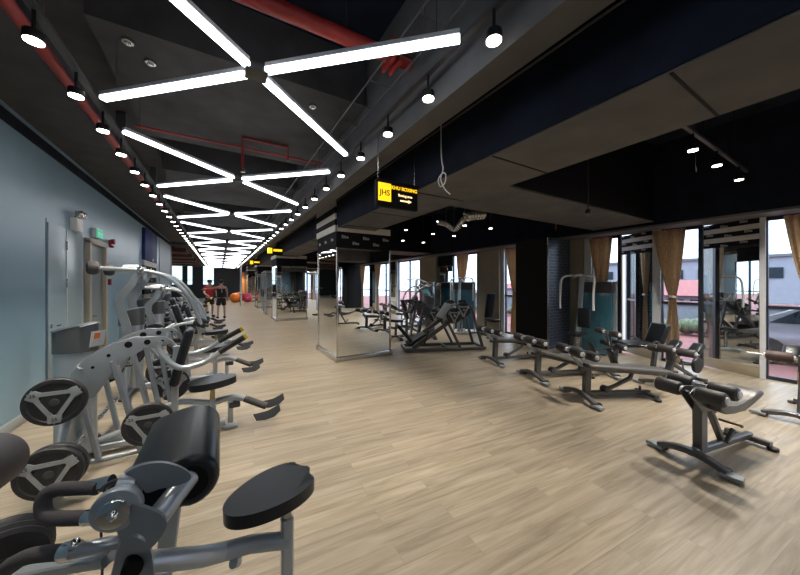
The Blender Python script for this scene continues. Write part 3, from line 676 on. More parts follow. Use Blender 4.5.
# ---------------------------------------------------------------- left row machines
def seat_shape(mb, M, L=0.23, W=0.16, t=0.07):
    poly = []
    for j in range(72):
        a = 2*PI*j/72; ca, sa = math.cos(a), math.sin(a)
        x = L*ca; y = W*math.copysign(abs(sa)**0.92, sa)*(1.0-0.15*ca)
        x += 0.035*math.exp(-(y/0.05)**2) if ca < 0 else 0
        poly.append((x, y))
    mb.prism(poly, t, M, 0.022)
def machine(kind, low=False):
    t = thing('plate_loaded_machine', '', 'exercise machine')
    # local x grows towards the aisle; origin below the middle, world x = x-0.5
    b = MB()
    b.tube([(-.62, 0, .07), (.55, 0, .07)], 0, rect=(.09, .06))
    b.tube([(-.62, -.42, .05), (-.62, .42, .05)], 0, rect=(.08, .06))
    b.tube([(.35, -.33, .05), (.35, .33, .05)], 0, rect=(.07, .05))
    b.build('base_frame', silver, t)
    for (x, y) in ((-.62, -.42), (-.62, .42), (.35, -.33), (.35, .33)):
        MB().disc((x, y, 0), (x, y, .025), .06, .006).build('foot', rubber, t)
    # tower
    tw = MB(); M0 = Matrix.Translation((-.62, 0, 0))
    oval = [(.14*math.cos(a), .10*math.sin(a)) for a in [2*PI*k/28 for k in range(28)]]
    tw.prism(oval, .94, M0 @ Matrix.Translation((0, 0, .53)))
    tw.tube([(-.62, -.42, .06), (-.60, -.12, .75)], .03, 12).tube([(-.62, .42, .06), (-.60, .12, .75)], .03, 12)
    tw.build('tower', silver, t)
    cp = MB(); oc = [(.15*math.cos(a), .112*math.sin(a)) for a in [2*PI*k/28 for k in range(28)]]
    ring = []
    lo = [cp.bm.verts.new((-.62+x, y, .98)) for x, y in oc]; hi = [cp.bm.verts.new((-.62+x, y, 1.19+x*.25-y*0.2)) for x, y in oc]
    n = len(oc); cp.bm.faces.new(lo[::-1]); cp.bm.faces.new(hi)
    for i in range(n): cp.bm.faces.new((lo[i], lo[(i+1) % n], hi[(i+1) % n], hi[i]))
    tc = cp.build('tower_cap', mat('charcoal_shroud', (0.10, 0.105, 0.11), .35), t)
    rr = MB(); oo = [(.155*math.cos(a), .118*math.sin(a)) for a in [2*PI*k/28 for k in range(28)]]; ii = [(x*.72, y*.72) for x, y in oo]
    A = [[rr.bm.verts.new((-.62+x, y, 1.19+x*.25-y*.2+dz)) for x, y in lp] for lp, dz in ((oo, -.004), (oo, .014), (ii, .014), (ii, -.004))]
    for q in range(4):
        for j in range(n): rr.bm.faces.new((A[q][j], A[q][(j+1) % n], A[(q+1) % 4][(j+1) % n], A[(q+1) % 4][j]))
    rr.build('rim', silver, tc)
    MB().box((-.66, -.02, 1.193), (.13, .10, .012), .004, rot=(R(-11), R(-14), 0)).build('label_plate', graphd, tc)
    # seat
    st = MB(); seat_shape(st, Matrix.Translation((.43, 0, .52)) @ Matrix.Rotation(R(-3), 4, 'Y')); so = st.build('seat', vinyl, t, ang=85)
    MB().tube([(.43, 0, .26), (.43, 0, .49)], 0, rect=(.045, .045)).build('seat_post', brass, t)
    MB().tube([(.43, 0, .08), (.43, 0, .34)], 0, rect=(.065, .065)).tube([(.43, 0, .3), (.1, 0, .36), (-.2, 0, .2), (-.5, 0, .12)], .03, 10, 5).build('seat_frame', silver, t)
    # foot bar with two ribbed foot plates
    MB().tube([(.43, 0, .30), (.62, -.03, .33), (.76, -.08, .30)], .034, 12, 5).tube([(.60, -.03, .30), (.60, -.03, .06)], 0, rect=(.05, .05)).box((.60, -.03, .02), (.14, .1, .03), .008).build('foot_bar', silver, t)
    MB().tube([(.74, -.07, .305), (.95, -.17, .21)], .037, 14).build('grip_sleeve', foam, t)
    MB().box((.64, -.03, .25), (.11, .09, .06), .012).build('bumper', graphd, t)
    for s in (-1, 1):
        pl = [(-.05, -.14), (.03, -.13), (.06, -.05), (.065, .05), (.03, .13), (-.05, .14), (-.02, 0)]
        M = Matrix.Translation((.99+.04*s, -.19+.11*s, .20+.02*s)) @ Matrix.Rotation(R(-62), 4, 'Z') @ Matrix.Rotation(R(58), 4, 'Y')
        MB().prism([(x*.95, y*1.12) for x, y in pl], .018, M, .006).build('foot_plate', rubg, t)
    if kind == 'press':
        bp = MB(); bp.box((.165, 0, .84), (.085, .27, .58), .035, rot=(0, R(14), 0), seg=4); bp.build('back_pad', vinyl, t)
        MB().tube([(.10, 0, .07), (.10, 0, .62), (.12, 0, .95)], 0, rect=(.06, .08)).build('back_post', silver, t)
        for s in (-1, 1):
            y = .30*s
            M = Matrix.Translation((0, y, 0)) @ Matrix.Rotation(R(90), 4, 'X')
            arc = [(-.60, .62), (-.56, .85), (-.48, .96), (-.35, 1.05), (-.16, 1.115), (.06, 1.10), (.12, 1.04), (.05, 1.01), (-.10, .995), (-.22, .93), (-.30, .85), (-.36, .72), (-.42, .62)]
            ap = MB(); ap.prism(arc, .022, M, .003); a = ap.build('arm_plate', silverd, t)
            for (x, z, r_) in ((-.20, 1.05, .028), (-.07, 1.06, .024), (-.33, .97, .014), (-.43, .88, .012), (.04, 1.06, .012)):
                MB().disc((x, y-.013, z), (x, y+.013, z), r_, 0, 16).build('hole', blackp, a)
            MB().tube([(.02, y, 1.06), (.02, y, .97), (.16, y*1.1, .80), (.36, y*1.15, .82), (.52, y*1.1, .92)], .026, 12, 6).build('press_arm', silver, t)
            g = MB().tube([(.49, y*1.11, .905), (.72, y*1.0, 1.03)], .030, 14).build('grip', rubber, t)
            MB().disc((.715, y*1.0, 1.027), (.745, y*.99, 1.044), .032, .006).build('grip_cap', yellow, g)
            MB().tube([(-.30, y, .92), (-.12, y*.95, .10)], 0, rect=(.035, .10)).tube([(-.08, y, 1.02), (.06, y*.9, .10)], 0, rect=(.035, .05)).tube([(-.50, y, .64), (-.40, y*.95, .10)], 0, rect=(.035, .06)).tube([(-.5, y*.9, .06), (.2, y*.85, .06)], .02, 8).build('strut', silverd, t)
            MB().tube([(-.6, y*.5, .75), (-.5, y, .90)], .028, 10).build('pivot_tube', silver, t)
            MB().tube([(-.57, y*.2, .70), (-.57, y*1.75, .70)], .024, 12).build('plate_peg', chrome, t)
            MB().tube([(-.6, 0, .27), (-.52, y*.8, .27), (-.52, y*2.55, .27)], .024, 12).build('plate_peg', chrome, t)
            MB().tube([(-.02, y*.2, .40), (-.02, y*1.95, .40)], .022, 10).build('plate_peg', chrome, t)
    else:
        f = 0.84 if low else 1.0
        bp = MB(); bp.box((-.02, 0, .97*f), (.08, .26, .62), .035, rot=(0, R(-18), 0), seg=4); bp.box((-.13, 0, 1.31*f), (.07, .2, .12), .03, rot=(0, R(-18), 0), seg=3); bp.build('back_pad', vinyl, t)
        MB().tube([(.08, 0, .07), (.02, 0, .65), (-.14, 0, 1.2*f)], 0, rect=(.06, .08)).build('back_post', silver, t)
        for s in (-1, 1):
            y = .34*s
            M = Matrix.Translation((0, y*1.0, 0)) @ Matrix.Rotation(R(90), 4, 'X')
            pts = [(-.50, 1.79*f), (-.60, 1.60*f), (-.73, 1.42*f), (-.735, 1.28*f), (-.66, 1.0*f), (-.60, .55), (-.50, .55), (-.56, 1.0*f), (-.635, 1.27*f), (-.63, 1.39*f), (-.51, 1.57*f), (-.43, 1.74*f)]
            MB().prism(pts, .035, M, .006).build('column', silverd, t)
            MB().tube([(-.89, y, 1.80*f), (-.45, y, 1.775*f), (-.15, y, 1.68*f), (.08, y, 1.42*f), (.20, y*.95, 1.12*f), (.25, y*.9, .95*f)], .028, 14, 8).build('lever_arm', silver, t)
            MB().sphere((-.46, y, 1.78*f), .05, (1, 1.2, 1)).build('pivot_joint', chrome, t)
            MB().disc((-1.0, y-.04, 1.80*f), (-.88, y, 1.80*f), .09, .045, 24).build('grip_end', foam, t)
            MB().tube([(-.50, y*.7, 1.83*f), (-.66, y*.8, 1.82*f)], .032, 12).build('handle', silver, t)
            MB().tube([(.15, y*.9, 1.0*f), (.30, y*.85, .93*f)], .04, 12).build('lower_grip', rubber, t)
            MB().tube([(-.62, 0, .58), (-.58, y, .58)], .03, 10).tube([(-.55, y*.4, .62), (-.1, y*1.05, .95*f), (.15, y*.95, 1.0*f)], .022, 10, 5).build('linkage', silver, t)
            MB().tube([(-.55, y*.7, .66), (-.55, y*1.6, .66)], .024, 12).build('plate_peg', chrome, t)
            MB().tube([(-.2, y*.2, .36), (-.2, y*1.5, .36)], .022, 10).build('plate_peg', chrome, t)
            MB().tube([(-.45, y*.6, .60), (-.1, y*.5, .09)], 0, rect=(.06, .035)).build('strut', silverd, t)
    return t
mp = machine('press'); mpull = machine('pull'); mlow = machine('pull', True)
lay = [(mp, 3.85, 'silver chest press machine nearest the camera in the left row, curved handles with yellow ends'),
       (mpull, 5.85, 'silver machine with tall arched lever arms, right behind the nearest chest press'),
       (mlow, 7.75, 'silver machine with lower arched arms, third in the left row'),
       (None, 9.6, 'fourth machine from the camera in the left row, silver press'),
       (None, 11.3, 'fifth machine from the camera in the left row, silver with arched arms'),
       (None, 13.0, 'farthest machine in the left row, silver press beside the two people')]
srcs = {3: mp, 4: mlow, 5: mp, 6: mlow}
for i, (o, y, lab) in enumerate(lay):
    if o is None: o = copy_tree(srcs[i])
    o.location = (-0.5 if i < 3 else -1.0, y, 0); tag(o, lab, 'exercise machine', 'plate-loaded machines along the left wall')
# instruction sheets on the first tower
sh = thing('paper_sheet', 'white printed sheet taped to the nearest machine tower', 'paper', (-0.97, 3.80, 1.16))
MB().box((0.02, -.06, -.06), (.004, .13, .14), rot=(0, R(8), R(-30))).build('sheet', paper, sh, smooth=False)
MB().box((0.02, -.075, -.035), (.006, .05, .05), rot=(0, R(8), R(-30))).build('orange_print', orange, sh, smooth=False)
MB().box((-0.05, -.03, .062), (.11, .1, .006), rot=(R(-8), R(-14), R(20))).build('folded_card', paper, sh, smooth=False)
G = 'rubber weight plates on the left machines'
put_plate((-1.07, 3.30, .70), PY, 'black weight plate with grey three-arm grip, nearest upper one by the wall', G)
put_plate((-1.02, 3.06, .27), PY, 'black weight plate on the low peg below the nearest upper plate', G)
put_plate((-1.015, 3.12, .27), PY, 'black weight plate stacked behind the low front plate', G)
put_plate((-0.52, 3.29, .40), PY, 'black weight plate half hidden behind the large arm pad', G)
put_plate((-1.07, 4.36, .70), PY, 'black weight plate on the far side of the nearest chest press', G)
put_plate((-0.48, 4.36, .42), PY, 'low black weight plate on the far side of the nearest chest press', G)
for mi, y in enumerate((5.85, 7.75, 9.6, 11.3, 13.0)):
    nm_ = ordw(mi+1); dx = -.5 if mi > 1 else 0
    put_plate((-1.05+dx, y-.53, .66 if mi in (0, 1, 3, 5) else .70), PY, 'upper black weight plate on the near side of the %s left machine' % nm_, G)
    put_plate(((-0.70 if mi in (0, 1, 3, 5) else -1.02)+dx, y-.53, .36 if mi in (0, 1, 3, 5) else .30), PY, 'lower black weight plate on the near side of the %s left machine' % nm_, G)
    put_plate((-1.05+dx, y+.53, .66 if mi in (0, 1, 3, 5) else .70), PY, 'black weight plate on the far side of the %s left machine' % nm_, G)

# ---------------------------------------------------------------- foreground arm-curl machine
cm = thing('arm_curl_machine', 'silver preacher curl machine with big black arm pad and grey U-shaped handle, bottom left', 'exercise machine')
def A3(u, v, z): return tuple(at(u, v, z))
# arm pad: rolled front edge (axis along Y), slab sloping down to the wall side
yn, yf = 1.235, 1.75
prof = []
cx0, cz0, rr_ = -0.088, .925, .088
for k in range(15):
    a = R(-90)+k*R(190)/14; prof.append((cx0+rr_*math.cos(a), cz0+rr_*math.sin(a)))
prof += [(-.18, .998), (-.235, .985), (-.258, .968), (-.266, .94), (-.258, .915), (-.235, .905), (-.19, .905), (-.165, .885), (-.14, .85)]
pd = MB(); pd.prism([(x, z) for x, z in prof], yf-yn, Matrix.Translation((0, (yn+yf)/2, 0)) @ Matrix.Rotation(R(90), 4, 'X'), .022)
pd.build('arm_pad', vinyl, cm, ang=50)
MB().disc((cx0, yn-.004, cz0), (cx0, yn+.02, cz0), .055).build('pad_end_recess', blackp, cm)
# side plates
def plate_poly(pts, y, t, name, m):
    MB().prism(pts, t, Matrix.Translation((0, y, 0)) @ Matrix.Rotation(R(90), 4, 'X'), .003).build(name, m, cm)
def AF(u, v, z): return at(u, v, z*.90)
# thick tube from pad end to bracket
pe1 = AF(188, 478, 1.13); pe2 = AF(140, 540, .98)
MB().tube([pe1+Vector((0, .12, .0)), pe1, pe2], .033, 20).build('support_tube', silver, cm)
def upoly(pix, z, zt, name, m, par=None):
    """flat bracket: outline in a plane facing -Y+X slightly, at real depth z"""
    pts = [AF(u, v, z) for u, v in pix]
    if len(pts) > 10:
        pts = catmull(pts+[pts[0]], 4)[:-1]
    bm = MB(); n = len(pts); d = Vector((-.15, .98, 0)).normalized()*zt
    lo = [bm.bm.verts.new(p) for p in pts]; hi = [bm.bm.verts.new(p+d) for p in pts]
    f1 = bm.bm.faces.new(lo[::-1]); f2 = bm.bm.faces.new(hi)
    for i in range(n): bm.bm.faces.new((lo[i], lo[(i+1) % n], hi[(i+1) % n], hi[i]))
    return bm.build(name, m, par or cm)
upoly([(119, 484), (126, 473), (140, 466), (157, 463), (173, 465), (188, 472), (190, 480), (176, 486), (160, 489), (147, 493), (140, 488)], 1.04, .016, 'arch_bracket', silverd)
upoly([(107, 505), (114, 500), (126, 502), (142, 507), (158, 513), (166, 520), (166, 528), (158, 541), (147, 551), (136, 553), (127, 551), (120, 538), (111, 520)], .965, .018, 'front_bracket', silverd)
ho = AF(134, 563, 1.0)
cb = upoly([(117, 552), (124, 535), (146, 540), (152, 555), (156, 600), (166, 700), (95, 700), (106, 600)], 1.0, .05, 'column', silverd)
MB().disc(ho+Vector((0, -.03, 0)), ho+Vector((0, .03, 0)), .026, .003).build('hole', blackp, cb)
# pivot hub
hp = AF(115, 512, .95)
ax = Vector((-.12, -.99, 0)).normalized()
MB().disc(hp-ax*.03, hp+ax*.0, .060, .006, 32).disc(hp-ax*.13, hp-ax*.02, .036, .004, 24).build('pivot_drum', silver, cm)
MB().disc(hp+ax*.0, hp+ax*.016, .040, .006, 24).sphere(hp+ax*.016, .014).build('pivot_cap', chrome, cm)
MB().tube([AF(102, 492, 1.02), AF(106, 486, 1.03), AF(118, 481, 1.04), AF(134, 482, 1.05)], .008, 10, 5).build('guide_rod', graphd, cm)
MB().tube([AF(117, 484, 1.03), AF(134, 485, 1.05)], .030, 14).build('clamp_sleeve', silver, cm)
MB().tube([AF(128, 480, 1.06), AF(146, 470, 1.1)], .016, 12).build('stop_bolt', graphd, cm)
# U handle
hz = 1.03
hl = [AF(98, 488, 1.06), AF(84, 488, 1.06), AF(60, 489, 1.05), AF(48, 493, 1.04), AF(43, 503, 1.03), AF(46, 515, 1.02), AF(58, 518, 1.01), AF(78, 518, 1.0), AF(90, 517, 1.0)]
MB().tube(hl, .020, 16, 6).build('curl_handle', foam, cm)
MB().tube([AF(88, 488, 1.065), AF(112, 482, 1.08)], .0225, 14).tube([AF(86, 517.5, 1.0), AF(104, 516, 1.0)], .0215, 14).build('handle_collar', chrome, cm)
MB().tube([AF(0, 575, 1.0), AF(12, 564, 1.0), AF(30, 556, 1.0), AF(50, 553, 1.0), AF(66, 552, 1.0)], .021, 16, 6).build('lower_grip', foam, cm)
MB().tube([AF(64, 552, 1.0), AF(76, 550, 1.0)], .026, 14).sphere(AF(74, 545, 1.0), .018).build('lower_collar', chrome, cm)
MB().tube([AF(74, 551, 1.0), AF(105, 545, 1.02), AF(122, 541, 1.05)], .020, 14).build('lever_tube', silver, cm)
MB().tube([AF(20, 574, 1.08), AF(60, 566, 1.06), AF(110, 558, 1.04)], 0, rect=(.05, .03)).build('lever_bar', silver, cm)
# long tube to the seat
sx = at(287, 540, 1.36)
tb = [at(128, 565, .96), at(160, 561, 1.04), at(205, 556, 1.15), at(222, 552, 1.23), at(250, 544, 1.29), tuple(sx)]
MB().tube(tb, .034, 18).build('seat_tube', silver, cm)
MB().disc(at(233, 563, 1.24), at(238, 561, 1.27), .02, .003).build('tube_bolt', silver, cm)
MB().tube([(sx.x, sx.y, .62-.08), (sx.x, sx.y, .02)], 0, rect=(.052, .052)).build('seat_post_sleeve', silver, cm)
sp = at(284, 500, 1.40)
MB().tube([(sx.x, sx.y, .50), (sx.x-.005, sx.y, .64)], 0, rect=(.036, .036)).build('seat_post', steel, cm)
st = MB(); seat_shape(st, Matrix.Translation((sx.x-.06, sx.y+.02, .66)) @ Matrix.Rotation(R(16), 4, 'Z') @ Matrix.Rotation(R(-2), 4, 'Y') @ Matrix.Rotation(R(180), 4, 'Z'), .195, .135, .055)
st.build('seat', vinyl, cm, ang=85)
MB().tube([(sx.x, sx.y-.25, .035), (sx.x, sx.y+.25, .035)], 0, rect=(.06, .05)).box((sx.x, sx.y, .03), (.1, .1, .04)).build('rear_foot', silver, cm)
bc = at(130, 600, .95)
MB().tube([(bc.x, bc.y, .06), (sx.x, sx.y, .06)], 0, rect=(.06, .05)).tube([(bc.x, bc.y-.3, .035), (bc.x, bc.y+.55, .035)], 0, rect=(.07, .05)).tube([(bc.x, bc.y+.02, .06), (bc.x, bc.y+.03, .55)], 0, rect=(.08, .06)).tube([(bc.x, bc.y+.5, .05), (-.15, 1.62, .90)], 0, rect=(.07, .04)).tube([(bc.x, bc.y+.3, .05), (-.80, bc.y+.45, .05), (-.80, bc.y+.45, .56)], 0, rect=(.06, .06)).build('base_frame', silver, cm)
MB().tube([at(100, 500, .955), at(102, 560, .96), (at(103, 620, .97))], .0035, 8).build('cable', rubber, cm)
MB().tube([at(50, 556, 1.12), at(-20, 566, 1.14)], .022, 10).build('plate_peg', chrome, cm)
q_ = at(2, 556, 1.13)
q2 = MB(); 
cp0 = thing('weight_plate', 'thick black ribbed weight plate at the bottom left corner', 'weight plate', tuple(q_), 0, G)
cp0.rotation_euler = (R(-78), 0, R(20))
prr = [(.03, -.05)]
for k in range(9): prr += [(.118+.008*(k % 2)+.010*math.sin(PI*k/8), -.05+k*.0125)]
prr += [(.03, .05), (.03, -.05)]
MB().lathe(prr, None, 40).build('rim', rubber, cp0)
MB().disc((0, 0, -.052), (0, 0, .052), .03).build('hub', graphd, cp0)
q_ = at(-27, 472, 1.30)
cr = thing('roller_pad', 'dark round foam pad at the left edge above the ribbed plate', 'roller pad', tuple(q_))
MB().disc((-.02, -.12, 0), (.02, .12, 0), .125, .03, 30).build('pad', mat('charcoal_foam', (0.045, 0.042, 0.05), .6), cr)
MB().tube([(0, .1, 0), (-.12, .3, 0), (-.16, .35, -q_.z)], .02, 10).build('stand', silver, cr)

# ---------------------------------------------------------------- benches on the right
def roller(parent, p, L=.19, r=.062, m=None):
    o = MB().disc((p[0], p[1]-L/2, p[2]), (p[0], p[1]+L/2, p[2]), r, .022, 24).build('roller', m or mat('roller_foam', (0.035, 0.032, 0.034), .55, bump=.15, nscale=120), parent)
    MB().disc((p[0], p[1]-L/2-.012, p[2]), (p[0], p[1]-L/2+.002, p[2]), r*.52, .004, 18).build('end_cap', alu, o)
    MB().disc((p[0], p[1]+L/2-.002, p[2]), (p[0], p[1]+L/2+.012, p[2]), r*.52, .004, 18).build('end_cap', alu, o)
    return o
def base(t, L=1.03, w=.29, post=.14):
    f = MB()
    f.tube([(0, -w-.02, .045), (0, -w*.55, .085), (0, 0, .10), (0, w*.55, .085), (0, w+.02, .045)], 0, rect=(.07, .05), curve=5)
    f.tube([(0, 0, .09), (L, 0, .07)], 0, rect=(.06, .06))
    f.tube([(L-.03, -.16, .05), (L-.03, .16, .05)], 0, rect=(.06, .05))
    f.build('base_frame', graph, t)
    for (x, y) in ((0, -w), (0, w)):
        s = 1 if y > 0 else -1
        MB().prism([(-.055, -.05), (.06, -.04), (.05, .07), (-.03, .09)] if s > 0 else [(-.03, -.09), (.05, -.07), (.06, .04), (-.055, .05)], .03, Matrix.Translation((0, y+s*.03, .03)), .006).build('foot', silverd, t)
        MB().disc((.055, y-.02, .035), (.055, y+.02, .035), .034, .006).build('wheel', rubber, t)
    for y in (-.17, .17): MB().disc((L-.03, y, 0), (L-.03, y, .03), .04, .005).build('foot', rubber, t)
def situp():
    """short curved ab bench, four rollers"""
    t = thing('ab_bench', '', 'bench'); base(t, 1.0, .22)
    MB().tube([(.14, 0, .09), (.14, 0, .50)], 0, rect=(.11, .07)).build('post', graph, t)
    MB().tube([(.50, 0, .10), (.27, 0, .46)], 0, rect=(.05, .05)).tube([(.5, -.03, .1), (.62, -.03, .2)], .02, 8).build('strut', graph, t)
    br = [(-.10, .64), (-.02, .68), (.22, .65), (.24, .60), (.30, .50), (.22, .44), (.10, .44), (.02, .52)]
    for y in (-.035, .035): MB().prism(br, .012, Matrix.Translation((0, y, 0)) @ Matrix.Rotation(R(90), 4, 'X'), .002).build('side_bracket', graph, t)
    for (x, z) in ((-.03, .64), (.16, .665)):
        MB().tube([(x, -.25, z), (x, .25, z)], .014, 10).build('roller_shaft', chrome, t)
        for s in (-1, 1): roller(t, (x, .15*s, z))
    prof = [(.18, .53), (.30, .485), (.44, .465), (.58, .475), (.70, .51), (.82, .55), (.91, .565), (.95, .55), (.94, .52), (.84, .495), (.72, .455), (.58, .42), (.44, .41), (.30, .425), (.18, .47)]
    MB().prism(prof, .25, Matrix.Rotation(R(90), 4, 'X'), .02).build('pad', mat('grey_vinyl', (0.085, 0.082, 0.08), .35, bump=.05, nscale=80), t, ang=50)
    MB().tube([(.45, 0, .43), (.30, 0, .38)], .02, 8).build('pad_frame', graph, t)
    MB().tube([(.40, -.02, .33), (.40, -.16, .33)], .010, 8).sphere((.40, -.17, .33), .016).build('pin_handle', brass, t)
    return t
def decline(drop=.14, side=1):
    t = thing('decline_bench', '', 'bench'); base(t)
    MB().tube([(.10, 0, .09), (.12, 0, .47)], 0, rect=(.10, .07)).build('post', graph, t)
    z0 = .46
    MB().tube([(.0, 0, z0-.03), (1.28, 0, z0-drop-.03)], 0, rect=(.06, .04)).build('pad_frame', graph, t)
    a = math.atan2(drop, 1.2)
    MB().box((.66, 0, z0+.02-drop/2), (1.25, .27, .055), .02, rot=(0, a, 0), seg=3).build('pad', mat('grey_vinyl', (0.085, 0.082, 0.08)), t)
    arm = [(.16, 0, z0-.05), (.02, 0, z0+.02), (-.10, 0, z0+.16), (-.14, 0, z0+.26)]
    MB().tube(arm, 0, rect=(.05, .05), curve=4).build('roller_arm', silverd, t)
    for (x, z) in ((-.14, z0+.22), (.06, z0+.17)):
        MB().tube([(x, -.28, z), (x, .28, z)], .013, 10).build('roller_shaft', chrome, t)
        for s in (-1, 1): roller(t, (x, .155*s, z), .19, .062)
    MB().tube([(.06, 0, z0+.17), (-.09, 0, z0+.15)], .016, 8).build('roller_link', graph, t)
    MB().tube([(.38, 0, .11), (.75, 0, .27), (.78, 0, z0-drop*.62-.04)], 0, rect=(.045, .045)).build('strut', graph, t)
    MB().disc((.38, -.05, .13), (.38, .05, .13), .05, .01).build('adjuster', graphd, t)
    MB().tube([(.9, .0, .09), (.9, 0, .16)], .016, 8).build('stop_pin', graphd, t)
    return t
gb = 'abdominal benches on the right side of the room'
b1 = situp(); b1.location = (3.60, .96, 0); b1.rotation_euler = (0, 0, R(-10)); tag(b1, 'short curved sit-up bench with four dark foam rollers, nearest the camera at right', 'bench', gb)
b2 = decline(.12); b2.location = (4.24, 2.27, 0); b2.rotation_euler = (0, 0, R(-26)); tag(b2, 'flat grey decline bench with foam rollers, just behind the nearest sit-up bench', 'bench', gb)
b3 = decline(.34); b3.location = (4.47, 3.16, 0); b3.rotation_euler = (0, 0, R(-20)); tag(b3, 'decline bench sloping steeply down to the right, second bench before the pillar', 'bench', gb)
b4 = decline(.10); b4.location = (4.65, 4.22, 0); b4.rotation_euler = (0, 0, R(-13)); tag(b4, 'decline bench farthest back, in front of the black pillar', 'bench', gb)
# back extension at right edge
def hyper(zr=.70):
    t = thing('back_extension_bench', '', 'bench'); base(t, .95, .27)
    MB().tube([(.12, 0, .09), (.30, 0, zr-.1)], 0, rect=(.09, .07)).tube([(.85, 0, .1), (.32, 0, zr-.22)], 0, rect=(.05, .05)).build('post', graph, t)
    MB().tube([(.05, -.3, .13), (.02, -.3, .20), (.10, -.25, .22), (.28, -.12, .45)], .012, 8).build('handle', graphd, t)
    brown = mat('brown_foam', (0.06, 0.035, 0.035), .6, bump=.2, nscale=100)
    MB().tube([(.26, -.34, zr), (.26, .46, zr)], .013, 10).build('roller_shaft', chrome, t)
    MB().tube([(.26, 0, zr-.15), (.26, 0, zr+.04)], 0, rect=(.08, .1)).build('bracket', graphd, t)
    for s in (-1, 1): roller(t, (.26, .19*s, zr), .22, .06, brown if zr > .6 else None)
    for s in (-1, 1): MB().box((.66, .14*s, zr+.02), (.22, .16, .08), .035, rot=(0, R(-35), 0), seg=3).build('hip_pad', vinyl, t)
    MB().tube([(.3, 0, zr-.12), (.64, 0, zr-.06)], 0, rect=(.05, .05)).tube([(.64, -.18, zr-.05), (.64, .18, zr-.05)], .02, 8).build('pad_frame', graph, t)
    return t
b6 = hyper(); b6.location = (5.62, .57, 0); tag(b6, 'bench with brown foam rollers cut off by the right edge', 'bench', gb)
b5 = hyper(.56); b5.location = (5.72, 1.86, 0); b5.rotation_euler = (0, 0, R(-8))
MB().disc((.50, -.24, .36), (.50, -.19, .36), .12, .012, 26).build('round_pad', rubber, b5)
MB().tube([(.50, -.2, .36), (.5, 0, .33)], .02, 8).build('pad_arm', graph, b5)
roller(b5, (.12, 0, .60), .2, .06); tag(b5, 'black roller bench in front of the middle curtained window', 'bench', gb)
# leg curl machine behind benches
def leg_machine():
    t = thing('leg_curl_machine', '', 'exercise machine'); base(t, 1.2, .33)
    MB().tube([(.2, 0, .09), (.25, 0, .48)], 0, rect=(.09, .07)).build('post', graph, t)
    MB().tube([(.9, 0, .09), (.95, 0, .52)], 0, rect=(.07, .07)).build('post', graph, t)
    MB().box((.55, 0, .52), (.55, .38, .08), .03, seg=3).build('seat', vinyl, t)
    MB().box((.98, 0, .70), (.09, .36, .38), .035, rot=(0, R(20), 0), seg=3).build('backrest', vinyl, t)
    MB().tube([(.2, -.3, .5), (.2, .3, .5)], .013, 8).tube([(.1, -.25, .72), (.1, .25, .72)], .013, 8).build('roller_shaft', chrome, t)
    for s in (-1, 1):
        roller(t, (.2, .2*s, .5), .2, .055); roller(t, (.1, .2*s, .72), .2, .055)
        MB().tube([(.15, .04*s, .45), (.1, .04*s, .75)], .015, 8).build('roller_arm', graphd, t)
        MB().tube([(.9, .22*s, .5), (.75, .26*s, .6), (.68, .26*s, .58)], .014, 8, 4).build('handle', graphd, t)
        MB().box((.0, .27*s, .34), (.06, .16, .30), .04, rot=(0, R(-20), 0), seg=4).build('shin_pad', vinyl, t)
        MB().tube([(.0, .27*s, .34), (.2, .05*s, .42)], .016, 8).build('pad_arm', graph, t)
    return t
l1 = leg_machine(); l1.location = (5.85, 2.74, 0); l1.rotation_euler = (0, 0, R(-32)); tag(l1, 'black padded leg curl machine in front of the blue cable machine', 'exercise machine')
# sneakers/white bundle on the floor near leg machine
# ---------------------------------------------------------------- cable machine with blue shroud
def cable_machine():
    t = thing('cable_machine', '', 'exercise machine')
    MB().box((0, 0, .80), (.22, .62, 1.50), .01).build('shroud', BGLASS, t)
    MB().box((0, 0, 1.50), (.26, .66, .24), .02).build('top_cover', graphd, t)
    MB().tube([(-.02, -.34, 0), (-.02, -.34, 1.62), (-.02, .34, 1.62), (-.02, .34, 0)], 0, rect=(.06, .06)).build('frame', silver, t)
    MB().tube([(-.1, 0, .05), (-.95, 0, .05)], 0, rect=(.08, .06)).tube([(-.95, -.3, .05), (-.95, .3, .05)], 0, rect=(.07, .05)).tube([(-.7, .12, .05), (-.55, .12, 1.0), (-.5, .1, 1.74)], 0, rect=(.07, .09)).build('base_frame', silver, t)
    MB().tube([(-.1, 0, 1.62), (-.5, .1, 1.76), (-1.0, 0, 1.74)], .03, 10, 5).build('top_boom', silver, t)
    for s in (-1, 1): MB().tube([(-.6, .05*s, 1.76), (-.85, .32*s, 1.72), (-.92, .34*s, 1.35), (-.92, .34*s, 1.05)], .022, 10, 6).build('press_arm', white, t)
    st = MB(); seat_shape(st, Matrix.Translation((-.85, 0, .52)), .2, .17, .06); st.build('seat', vinyl, t)
    MB().tube([(-.85, 0, .05), (-.85, 0, .5)], 0, rect=(.05, .05)).build('seat_post', steel, t)
    MB().box((-.62, 0, .85), (.07, .26, .42), .03, seg=3).build('back_pad', vinyl, t)
    MB().tube([(-.59, 0, .85), (-.55, .1, .9)], .02, 8).build('pad_bracket', silver, t)
    return t
c1 = cable_machine(); c1.location = (7.33, 3.5, 0); tag(c1, 'silver pulldown machine with blue weight-stack cover in front of a curtained window', 'exercise machine', 'cable machines with blue covers')
c2 = copy_tree(c1); c2.location = (7.1, 7.6, 0); c2.rotation_euler = (0, 0, R(42)); tag(c2, 'blue-covered cable machine deep in the bay left of the black pillar', 'exercise machine', 'cable machines with blue covers')
c3 = copy_tree(c1); c3.location = (7.3, 9.9, 0); tag(c3, 'second blue-covered cable machine deeper in the left bay', 'exercise machine', 'cable machines with blue covers')
